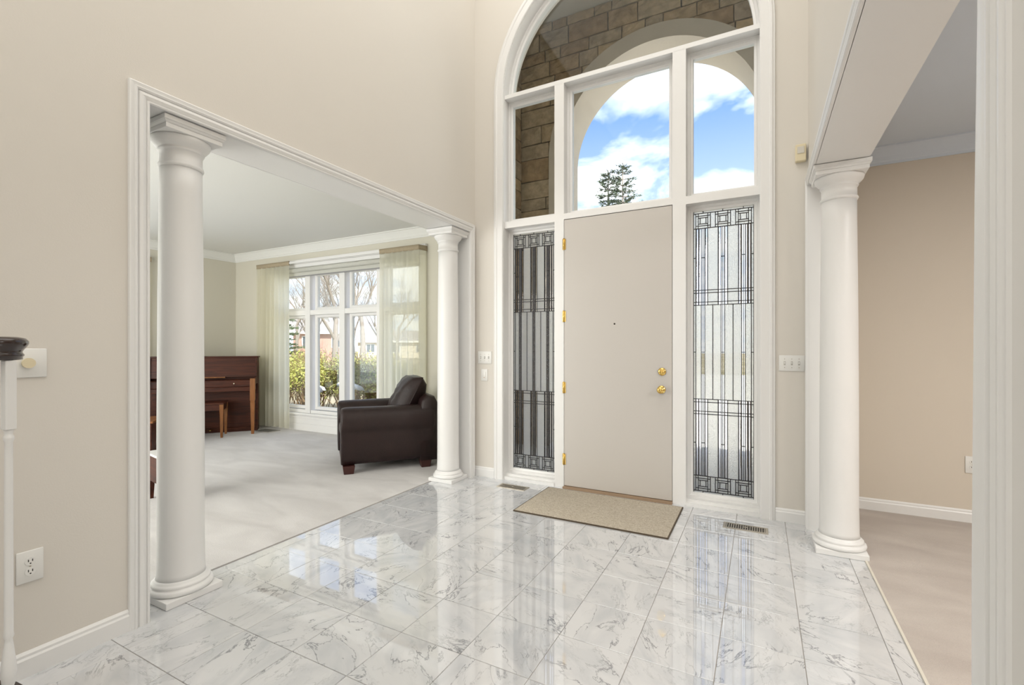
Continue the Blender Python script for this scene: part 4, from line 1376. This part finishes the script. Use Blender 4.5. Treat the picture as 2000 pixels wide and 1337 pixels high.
BALP = [(0.016, 0.0), (0.016, 0.02), (0.012, 0.03), (0.019, 0.04), (0.012, 0.05), (0.020, 0.07), (0.023, 0.10), (0.020, 0.13), (0.0125, 0.18), (0.011, 0.19), (0.0155, 0.20), (0.0135, 0.21),
        (0.0135, 0.24), (0.0120, 0.70), (0.0115, 0.735), (0.0155, 0.745), (0.0155, 0.752), (0.012, 0.757), (0.012, 0.763), (0.0155, 0.772)]


def baluster(x, y, z0, z1):
    m = MB(); blk = 0.213
    m.lathe([(r * 0.80, z0 + h * (z1 - blk - z0) / 0.772) for (r, h) in BALP], x, y, 20)
    return m.build('baluster', TRIM, st)


stz = 0.19
for (bx, by) in ((-2.05, 0.557), (-2.125, 0.475), (-2.15, 0.22)):
    baluster(bx, by, stz, VZ - 0.073)
    d_ = Matrix.Rotation(YAW, 3, 'Z')
    q = MB(); q.box(-0.0135, 0.0135, -0.0135, 0.0135, VZ - 0.073 - 0.213, VZ - 0.0735)
    bevel(q.build('baluster_block', TRIM, st, (bx, by, 0), YAW * 0.35), 0.0025)
tread = MB(); tread.lathe([(0.17, 0.001), (0.17, stz - 0.03), (0.185, stz - 0.028), (0.19, stz - 0.015), (0.185, stz)], VX - 0.05, VY - 0.10, 32)
tread.box(VX - 0.35, VX + 0.12, -1.4, VY - 0.10, 0.001, stz - 0.028)
tread.build('starting_step', DARKWOOD, st)

# ------------------------------------------------------------------ porch: stone walls and arch
PY0, PY1 = 5.85, 6.33
PXC, PZS, PR = -1.13, 3.81, 1.178
PX0, PX1 = -2.94, 0.68
PZC = 5.68
porch = MB().arch_slab(PX0 - 0.4, PX1 + 0.4, -0.3, PZC + 0.3, PXC - PR - 0.01, PXC + PR + 0.01, PZS, PR + 0.01, PY0, PY1, 48)
pw = struct(porch.build('wall_porch_front', MORTAR), 'porch wall of brown rock-faced stone with a tall arched opening', 'stone wall')
pl = struct(MB().box(PX0 - 0.4, PX0, LIV_Y + 0.15, PY0, -0.3, PZC + 0.3).box(PX0 - 0.004, PX0, 4.33, LIV_Y + 0.15, -0.3, PZC + 0.3).build('wall_porch_left', MORTAR), 'stone side wall of the porch seen through the narrow upper pane', 'stone wall')
pr_ = struct(MB().box(PX1, PX1 + 0.4, 4.82, PY0, -0.3, PZC + 0.3).build('wall_porch_right', MORTAR), 'stone side wall of the porch beside the empty room', 'stone wall')
struct(MB().box(PX0 - 0.4, PX1 + 0.4, 4.32, PY1, PZC, PZC + 0.3).build('ceiling_porch', mat('porch_ceiling_paint', (0.84, 0.80, 0.70), 0.8, var=0.02)), 'cream ceiling of the porch', 'ceiling')
struct(MB().box(PX0, PX1 + 0.0, 4.33, PY1 + 0.4, -0.35, -0.03).build('floor_porch', mat('porch_concrete', (0.72, 0.69, 0.63), 0.85, var=0.08, vscale=6, bump=0.2)), 'pale concrete floor of the porch', 'floor')
# brown brick face of the house outside, above and beside the entrance
struct(MB().arch_slab(PX0, XR, -0.3, PZC + 0.3, UX0 - 0.02, UX1 + 0.02, ZS, UR + 0.02, 4.321, 4.335).build('wall_exterior', mat('sheathing', (0.72, 0.67, 0.58), 0.9, var=0.1, vscale=8)), 'pale outer face of the entrance wall inside the porch', 'wall')

# limestone surround
m_ = MB()
apath = [(PXC - PR, -0.03)] + [(PXC - PR * math.cos(math.pi * i / 48), PZS + PR * math.sin(math.pi * i / 48)) for i in range(49)] + [(PXC + PR, -0.03)]
m_.sweep(apath, [(0, -0.07), (0, PY1 - PY0 + 0.05), (0.012, PY1 - PY0 + 0.05), (0.185, PY1 - PY0 + 0.05), (0.185, PY1 - PY0 + 0.001), (0.011, PY1 - PY0 + 0.001), (0.011, -0.001), (0.19, -0.001), (0.19, -0.07)],
         lambda s, t, p: (s, PY0 + p, t))
m_.build('arch_surround', LIME, pw)['label'] = 'smooth limestone surround of the arch'


def stone_block(w, h, t, rnd):
    """rock-faced block: flat back, rough pillowed front; local x width, z height, front towards -y"""
    m = MB(); n = 4; k = 3
    for j in range(k + 1):
        for i in range(n + 1):
            u, v = i / n, j / k
            e = 0.0 if i in (0, n) or j in (0, k) else 1.0
            y = -t * (0.55 if e == 0 else rnd.uniform(0.75, 1.25))
            jx = rnd.uniform(-0.012, 0.012) if 0 < i < n else rnd.uniform(-0.004, 0.004)
            jz = rnd.uniform(-0.010, 0.010) if 0 < j < k else rnd.uniform(-0.005, 0.005)
            m.v.append(((u - 0.5) * w + jx, y, (v - 0.5) * h + jz))
    for j in range(k):
        for i in range(n):
            a = j * (n + 1) + i; m.face((a, a + 1, a + n + 2, a + n + 1))
    rim = [i for i in range(n)] + [j * (n + 1) + n for j in range(k)] + [k * (n + 1) + n - i for i in range(n)] + [(k - j) * (n + 1) for j in range(k)]
    b0 = len(m.v)
    for r_ in rim: m.v.append((m.v[r_][0], 0.004, m.v[r_][2]))
    L_ = len(rim)
    for q in range(L_): m.face((rim[q], b0 + q, b0 + (q + 1) % L_, rim[(q + 1) % L_]))
    return m


def stone_courses(x0, x1, z0, z1, seed):
    rnd = random.Random(seed); out = []
    z = z0
    while z < z1 - 0.05:
        h = rnd.choice((0.16, 0.20, 0.24, 0.30))
        if z + h > z1 - 0.10: h = z1 - z
        x = x0
        while x < x1 - 0.02:
            w = rnd.uniform(0.22, 0.54) * (0.8 + h)
            if x + w > x1 - 0.14: w = x1 - x
            if h > 0.28 and rnd.random() < 0.3 and w > 0.3:
                out.append((x, x + w, z, z + h * 0.5)); out.append((x, x + w, z + h * 0.5, z + h))
            else:
                out.append((x, x + w, z, z + h))
            x += w
        z += h
    return out


rs = random.Random(77)


def clip(poly, nx, nz, d):
    """keep the side nx*x + nz*z >= d"""
    out = []
    for a, c in zip(poly, poly[1:] + poly[:1]):
        da, dc = nx * a[0] + nz * a[1] - d, nx * c[0] + nz * c[1] - d
        if da >= 0: out.append(a)
        if da * dc < 0:
            t = da / (da - dc); out.append((a[0] + (c[0] - a[0]) * t, a[1] + (c[1] - a[1]) * t))
    return out


G = 0.007
for (x0, x1, z0, z1) in stone_courses(PX0, PX1, -0.03, PZC, 21):
    cx, cz = (x0 + x1) / 2, (z0 + z1) / 2
    rin = PR + 0.10
    w, h, t = x1 - x0 - 2 * G, z1 - z0 - 2 * G, rs.uniform(0.030, 0.050)
    poly = [(x0 + G, z0 + G), (x1 - G, z0 + G), (x1 - G, z1 - G), (x0 + G, z1 - G)]
    if cz < PZS:
        if abs(cx - PXC) < rin and x0 > PXC - rin and x1 < PXC + rin: continue
        far = max(abs(x0 - PXC), abs(x1 - PXC))
        near = 0 if x0 < PXC < x1 else min(abs(x0 - PXC), abs(x1 - PXC))
        if far < rin + 0.03: continue
        if near < rin:
            if cx < PXC: poly = clip(poly, -1, 0, -(PXC - rin))
            else: poly = clip(poly, 1, 0, PXC + rin)
    else:
        corners = [math.hypot(px - PXC, pz - PZS) for (px, pz) in poly]
        if max(corners) < rin + 0.02: continue
        if min(corners) < rin or abs(cx - PXC) < 0.3:
            dx_, dz_ = cx - PXC, cz - PZS; l = math.hypot(dx_, dz_)
            nx_, nz_ = dx_ / l, dz_ / l
            poly = clip(poly, nx_, nz_, nx_ * PXC + nz_ * PZS + rin)
    if len(poly) < 3: continue
    if len(poly) == 4 and abs(poly[0][0] - poly[3][0]) < 1e-6 and abs(poly[1][0] - poly[2][0]) < 1e-6 and abs(poly[0][1] - poly[1][1]) < 1e-6:
        w, h = poly[1][0] - poly[0][0], poly[2][1] - poly[1][1]
        if w < 0.02: continue
        o = stone_block(w, h, t, rs).build('stone', STONE, pw, ((poly[0][0] + poly[1][0]) / 2, PY0, (poly[0][1] + poly[2][1]) / 2))
    else:
        mm = MB(); n = len(poly)
        ccx = sum(p[0] for p in poly) / n; ccz = sum(p[1] for p in poly) / n
        mm.v += [(p[0] - ccx, -t * 0.6, p[1] - ccz) for p in poly] + [(p[0] - ccx, 0.004, p[1] - ccz) for p in poly] + [((p[0] - ccx) * 0.55, -t * rs.uniform(0.9, 1.2), (p[1] - ccz) * 0.55) for p in poly]
        for i in range(n):
            j = (i + 1) % n
            mm.face((i, n + i, n + j, j)); mm.face((i, j, 2 * n + j, 2 * n + i))
        mm.face(list(range(2 * n, 3 * n)))
        mm.build('stone', STONE, pw, (ccx, PY0, ccz))
for (wall, xx, sgn, seed, ys) in ((pl, PX0, 1, 5, 4.34), (pr_, PX1, -1, 9, 4.84)):
    for (y0, y1, z0, z1) in stone_courses(ys, PY0 - 0.045, -0.03, PZC, seed):
        o = stone_block(y1 - y0 - 2 * G, z1 - z0 - 2 * G, rs.uniform(0.03, 0.05), rs).build('stone', STONE, wall, (xx, (y0 + y1) / 2, (z0 + z1) / 2))
        o.rotation_euler.z = sgn * math.pi / 2

# ------------------------------------------------------------------ garden outside


def ground_mat():
    m, nt, b = new_mat('winter_lawn')
    N, L = nt.nodes, nt.links
    geo = N.new('ShaderNodeNewGeometry')
    n = N.new('ShaderNodeTexNoise'); n.inputs['Scale'].default_value = 0.35; n.inputs['Detail'].default_value = 6
    L.new(geo.outputs['Position'], n.inputs['Vector'])
    n2 = N.new('ShaderNodeTexNoise'); n2.inputs['Scale'].default_value = 14; n2.inputs['Detail'].default_value = 4
    L.new(geo.outputs['Position'], n2.inputs['Vector'])
    r = N.new('ShaderNodeValToRGB')
    r.color_ramp.elements[0].position = 0.40; r.color_ramp.elements[0].color = (0.36, 0.30, 0.14, 1)
    r.color_ramp.elements[1].position = 0.62; r.color_ramp.elements[1].color = (0.60, 0.50, 0.34, 1)
    L.new(n.outputs['Fac'], r.inputs[0])
    mx = N.new('ShaderNodeMixRGB'); mx.blend_type = 'MULTIPLY'; mx.inputs[0].default_value = 0.6
    L.new(r.outputs[0], mx.inputs[1]); L.new(n2.outputs['Fac'], mx.inputs[2])
    L.new(mx.outputs[0], b.inputs['Base Color'])
    b.inputs['Roughness'].default_value = 0.95
    return m


g_ = MB(); g_.box(-120, 60, 4.9, 140, -0.6, -0.32)
struct(g_.build('ground', ground_mat()), 'tan and green winter lawn outside', 'lawn')
struct(MB().box(-6, 7, PY1 + 0.42, 30, -0.33, -0.30).build('driveway', mat('drive_concrete', (0.72, 0.69, 0.63), 0.9, var=0.06, vscale=3)), 'pale concrete drive in front of the porch', 'driveway')
struct(MB().box(-14, -3.6, 5.13, 6.4, -0.33, -0.30).build('mulch_path', mat('mulch', (0.075, 0.05, 0.035), 0.95, var=0.4, vscale=25, bump=0.6, bscale=40)), 'dark mulch bed under the window', 'ground')

TWIG = mat('shrub_twig', (0.30, 0.19, 0.10), 0.9, var=0.25)
BARK = mat('tree_bark', (0.30, 0.255, 0.215), 0.9, var=0.2, vscale=20, bump=0.5, bscale=30)
LEAF1 = mat('shrub_leaf_yellow_green', (0.50, 0.50, 0.12), 0.6, var=0.3, vscale=6)
LEAF2 = mat('shrub_leaf_olive', (0.34, 0.34, 0.10), 0.6, var=0.35, vscale=6)
NEEDLE = mat('conifer_needles', (0.10, 0.17, 0.06), 0.8, var=0.35, vscale=6)
NEEDLE2 = mat('tall_conifer_needles', (0.10, 0.13, 0.08), 0.8, var=0.3, vscale=6)


def shrub(x, y, h, w, seed, label, leafm, snow=0):
    rnd = random.Random(seed)
    r = empty('shrub', (x, y, -0.32)); tag(r, label, 'shrub', 'shrubs outside the living room window')
    tw = MB(); lf = MB()
    for k in range(70):
        a = rnd.uniform(0, 2 * math.pi); sp = rnd.uniform(0.2, 1.0)
        ex, ey = math.cos(a) * w * sp, math.sin(a) * w * 0.7 * sp
        hh = h * rnd.uniform(0.65, 1.05) * (1.05 - 0.25 * sp)
        b0 = (rnd.uniform(-0.25, 0.25), rnd.uniform(-0.15, 0.15), 0)
        mid = (b0[0] + ex * 0.45 + rnd.uniform(-.06, .06), b0[1] + ey * 0.45, hh * 0.55)
        end = (b0[0] + ex, b0[1] + ey, hh)
        tw.tube([b0, mid, end], [0.012, 0.008, 0.003], 4, False)
        for q in range(5):
            t = rnd.uniform(0.3, 1.0)
            p = Vector(mid).lerp(Vector(end), max(0, t))
            d = Vector((rnd.uniform(-1, 1), rnd.uniform(-1, 1), rnd.uniform(0.3, 1.4))).normalized() * rnd.uniform(0.12, 0.3)
            tw.tube([tuple(p), tuple(p + d)], [0.005, 0.002], 3, False)
            for s in range(9):
                c = p + d * rnd.uniform(0.1, 1.0) + Vector((rnd.gauss(0, .05), rnd.gauss(0, .05), rnd.gauss(0, .05)))
                if c.z > h * rnd.uniform(0.70, 0.98): continue
                u = Vector((rnd.uniform(-1, 1), rnd.uniform(-1, 1), rnd.uniform(-0.2, 1))).normalized() * rnd.uniform(0.025, 0.05)
                v = u.cross(Vector((rnd.uniform(-1, 1), rnd.uniform(-1, 1), rnd.uniform(-1, 1)))).normalized() * rnd.uniform(0.010, 0.018)
                lf.quad(tuple(c - u), tuple(c + v), tuple(c + u), tuple(c - v))
    tw.build('twigs', TWIG, r)['kind'] = 'stuff'; lf.build('leaves', leafm, r)['kind'] = 'stuff'
    return r


SHR = [(-9.6, 6.9, 1.55, 0.75, LEAF1, 'yellow-green shrub seen through the leftmost visible window pane'),
       (-8.3, 6.8, 1.52, 0.75, LEAF1, 'yellow-green twiggy shrub outside the middle window pane'),
       (-7.15, 6.75, 1.48, 0.7, LEAF2, 'olive twiggy shrub outside the pane beside the right curtain'),
       (-6.05, 6.8, 1.5, 0.7, LEAF1, 'yellow-green shrub behind the sheer curtain near the armchair'),
       (-8.0, 8.3, 1.6, 0.9, LEAF1, 'brighter shrub growing behind the front shrubs'),
       (-10.6, 8.4, 1.65, 1.0, LEAF1, 'broad shrub at the back left of the garden bed'),
       (-9.3, 8.7, 1.6, 0.8, LEAF2, 'olive shrub between the two back shrubs')]
for i, (x, y, h, w, lm, lb) in enumerate(SHR):
    shrub(x, y, h, w, 100 + i, lb, lm)


def snow_patch(x, y, z, sx, sy, seed, label):
    rnd = random.Random(seed); m = MB()
    n = 18
    ring = [(math.cos(2 * math.pi * k / n) * sx * rnd.uniform(0.5, 1.2), math.sin(2 * math.pi * k / n) * sy * rnd.uniform(0.45, 1.2)) for k in range(n)]
    m.v += [(p[0], p[1], -0.03) for p in ring] + [(p[0] * 0.8, p[1] * 0.8, 0.03 + rnd.uniform(-.01, .01)) for p in ring] + [(p[0] * 0.4, p[1] * 0.4, 0.055 + rnd.uniform(-.01, .01)) for p in ring]
    for r_ in range(2):
        for k in range(n): m.face((r_ * n + k, r_ * n + (k + 1) % n, (r_ + 1) * n + (k + 1) % n, (r_ + 1) * n + k), True)
    m.face(list(range(2 * n, 3 * n)), True); m.face(list(reversed(range(n))))
    o = m.build('snow_heap', SNOW, None, (x, y, z))
    return tag(o, label, 'snow')


snow_patch(-7.55, 6.25, 0.52, 0.30, 0.12, 4, 'white snow lying on the shrub outside the middle pane').rotation_euler = (0.1, 0.2, -0.3)
snow_patch(-6.75, 6.35, 0.58, 0.30, 0.10, 6, 'white snow lying on the shrub outside the pane by the right curtain').rotation_euler = (0.1, 0.18, 0.2)


def bare_tree(x, y, h, r0, seed, label, lean=0.0, levels=4, first=0.3):
    rnd = random.Random(seed)
    r = empty('bare_tree', (x, y, -0.35)); tag(r, label, 'tree', 'bare trees across the lawn')
    tr = MB(); br = MB()

    def grow(m, p, d, length, rad, lv):
        pts = [tuple(p)]; rr = [rad]; q = Vector(p); dd = Vector(d)
        for s in range(4):
            dd = (dd + Vector((rnd.uniform(-.16, .16), rnd.uniform(-.16, .16), rnd.uniform(-.02, .12)))).normalized()
            q = q + dd * (length / 4); pts.append(tuple(q)); rr.append(rad * (1 - 0.14 * (s + 1)))
        m.tube(pts, rr, 6 if lv > 2 else 4 if lv > 0 else 3, False)
        if lv <= 0: return
        n = rnd.choice((3, 4, 5)) if lv > 1 else 4
        for k in range(n):
            t = rnd.uniform(0.45, 1.0) if k else 1.0
            idx = min(3, int(t * 4)); f = t * 4 - idx
            pp_ = Vector(pts[idx]).lerp(Vector(pts[idx + 1]), min(1, f))
            az = rnd.uniform(0, 2 * math.pi); spread = rnd.uniform(0.35, 0.85)
            nd = (dd + Vector((math.cos(az), math.sin(az), rnd.uniform(-0.1, 0.35))) * spread).normalized()
            grow(br, pp_, nd, length * rnd.uniform(0.55, 0.8), rad * 0.42, lv - 1)
    grow(tr, (0, 0, 0), (lean, 0, 1), h * first, r0, levels)
    tr.build('trunk', BARK, r); br.build('branches', BARK, r)['kind'] = 'stuff'
    return r


TREES = [(655, 25, 13, 0.22, 3, 'thick bare tree in front of the brick house'),
         (708, 28, 14, 0.22, 11, 'forked bare tree seen through the upper right window pane'),
         (572, 38, 13, 0.20, 23, 'slender bare tree at the left of the lawn'),
         (612, 46, 15, 0.24, 31, 'distant bare tree left of the thick trunk'),
         (690, 45, 16, 0.26, 47, 'distant bare tree between the two larger trunks'),
         (737, 44, 15, 0.24, 53, 'distant bare tree beside the tan garage'),
         (640, 64, 16, 0.26, 59, 'far bare tree rising behind the brick house'),
         (775, 60, 16, 0.26, 67, 'far bare tree hidden behind the sheer curtain')]


def bearing(u, dist):
    a = (u - 1000) / 918.0
    return ((-math.sin(YAW) + math.cos(YAW) * a) * dist, (math.cos(YAW) + math.sin(YAW) * a) * dist)


for (u, d_, h, r0, sd_, lb) in TREES:
    tx, ty = bearing(u, d_)
    bare_tree(tx, ty, h, r0, sd_, lb, 0.03, 5, 0.27)


def conifer(x, y, z0, h, w, seed, label, needles, sparse=1.0, leaders=((0, 0),), zlo=0.0):
    rnd = random.Random(seed)
    r = empty('conifer', (x, y, z0)); tag(r, label, 'tree')
    tr = MB(); nd = MB(); br = MB()
    for (lx, lh) in leaders:
        hh = h - lh
        tr.tube([(lx * 0.3, 0, 0), (lx, 0, hh * 0.5), (lx, 0, hh)], [0.16, 0.10, 0.02], 6)
        z = zlo
        while z < hh * 0.99:
            f = 1 - z / hh
            for k in range(6):
                a = rnd.uniform(0, 2 * math.pi); ln = w * (f ** 0.8) * rnd.uniform(0.55, 1.1) + 0.12
                p0 = Vector((lx, 0, z)); p1 = p0 + Vector((math.cos(a) * ln, math.sin(a) * ln, ln * 0.10 - 0.1 * f))
                br.tube([tuple(p0), tuple(p1)], [0.025, 0.006], 4, False)
                for q in range(int(14 * sparse * (0.5 + ln))):
                    t = rnd.uniform(0.25, 1.05); c = p0.lerp(p1, t) + Vector((rnd.gauss(0, .05), rnd.gauss(0, .05), rnd.gauss(0, .04)))
                    u = Vector((math.cos(a) + rnd.uniform(-.9, .9), math.sin(a) + rnd.uniform(-.9, .9), rnd.uniform(-.2, .6))).normalized() * rnd.uniform(0.10, 0.20)
                    v = u.cross(Vector((rnd.uniform(-1, 1), rnd.uniform(-1, 1), rnd.uniform(-1, 1)))).normalized() * 0.030
                    nd.quad(tuple(c - u * 0.3), tuple(c + v), tuple(c + u), tuple(c - v))
            z += rnd.uniform(0.22, 0.38)
    tr.build('trunk', BARK, r); br.build('branches', BARK, r)['kind'] = 'stuff'; nd.build('needles', needles, r)['kind'] = 'stuff'
    return r


# twin-topped conifer seen through the transom: top at u=1215, v=320
conifer(-6.95, 25.1, -0.35, 11.6, 3.9, 5, 'twin-topped conifer against the sky above the front door', NEEDLE2, 1.3, ((-0.38, 0.25), (0.42, 0.0)), 7.0)
conifer(-27.0, 19.5, -0.35, 4.6, 1.9, 9, 'dense green conifer at the left edge of the window view', NEEDLE, 2.2, ((0, 0),), 0.3)

# far houses
BRICK = mat('far_brick', (0.60, 0.36, 0.29), 0.9, var=0.2, vscale=30)
ROOFG = mat('far_shingles', (0.33, 0.30, 0.29), 0.9, var=0.15, vscale=12)
SIDING = mat('far_siding', (0.78, 0.70, 0.56), 0.8, var=0.04)
FWHITE = mat('far_white', (0.85, 0.85, 0.84), 0.7, var=0.03)
PANED = mat('far_window_glass', (0.10, 0.12, 0.14), 0.1, var=0.1)


def house(x, y, rz, L_, D_, eave, ridge, wallm, label, vent_=False):
    r = empty('house', (x, y, -0.35), rz); tag(r, label, 'house', 'houses across the lawn')
    MB().box(-L_ / 2, L_ / 2, -D_ / 2, D_ / 2, 0, eave).build('wall', wallm, r)
    o = 0.4; rf = MB()
    for s in (-1, 1):
        rf.quad((-L_ / 2 - o, s * (D_ / 2 + o), eave - 0.1), (L_ / 2 + o, s * (D_ / 2 + o), eave - 0.1), (L_ / 2 + o, 0, ridge), (-L_ / 2 - o, 0, ridge))
        rf.quad((-L_ / 2 - o, s * (D_ / 2 + o), eave + 0.05), (L_ / 2 + o, s * (D_ / 2 + o), eave + 0.05), (L_ / 2 + o, 0, ridge + 0.15), (-L_ / 2 - o, 0, ridge + 0.15))
    rf.build('roof', ROOFG, r)
    MB().box(-L_ / 2 - o, L_ / 2 + o, -D_ / 2 - o - 0.05, -D_ / 2 - o + 0.02, eave - 0.22, eave + 0.06).build('fascia', FWHITE, r)
    for gx_ in (-L_ / 2, L_ / 2):
        g2 = MB(); g2.v += [(gx_, -D_ / 2, eave), (gx_, D_ / 2, eave), (gx_, 0, ridge)]; g2.face((0, 1, 2)); g2.build('gable', wallm, r)
    n = int(L_ // 3)
    for k in range(n):
        xx = -L_ / 2 + (k + 0.5) * L_ / n
        w = MB().box(xx - 0.65, xx + 0.65, -D_ / 2 - 0.05, -D_ / 2 + 0.01, eave - 1.75, eave - 0.45).build('window', FWHITE, r)
        for sx in (-1, 1):
            MB().box(xx + sx * 0.30 - 0.25, xx + sx * 0.30 + 0.25, -D_ / 2 - 0.06, -D_ / 2 - 0.045, eave - 1.65, eave - 0.55).build('pane', PANED, w)
    if vent_:
        v = MB(); v.lathe([(0.55, 0), (0.55, 0.3), (0.42, 0.3), (0.42, 0.02)], axis='y', c=(0.3, -D_ / 4, (eave + ridge) / 2 + 0.2), seg=20)
        v.build('roof_vent', FWHITE, r)
    return r


house(-45.6, 38.6, R(50), 6, 7, 3.35, 5.6, BRICK, 'low red brick house with grey roof across the lawn', True)
house(-51.5, 57.7, R(42), 11, 7, 2.6, 4.2, SIDING, 'pale tan garage with grey roof beside the bare trees')
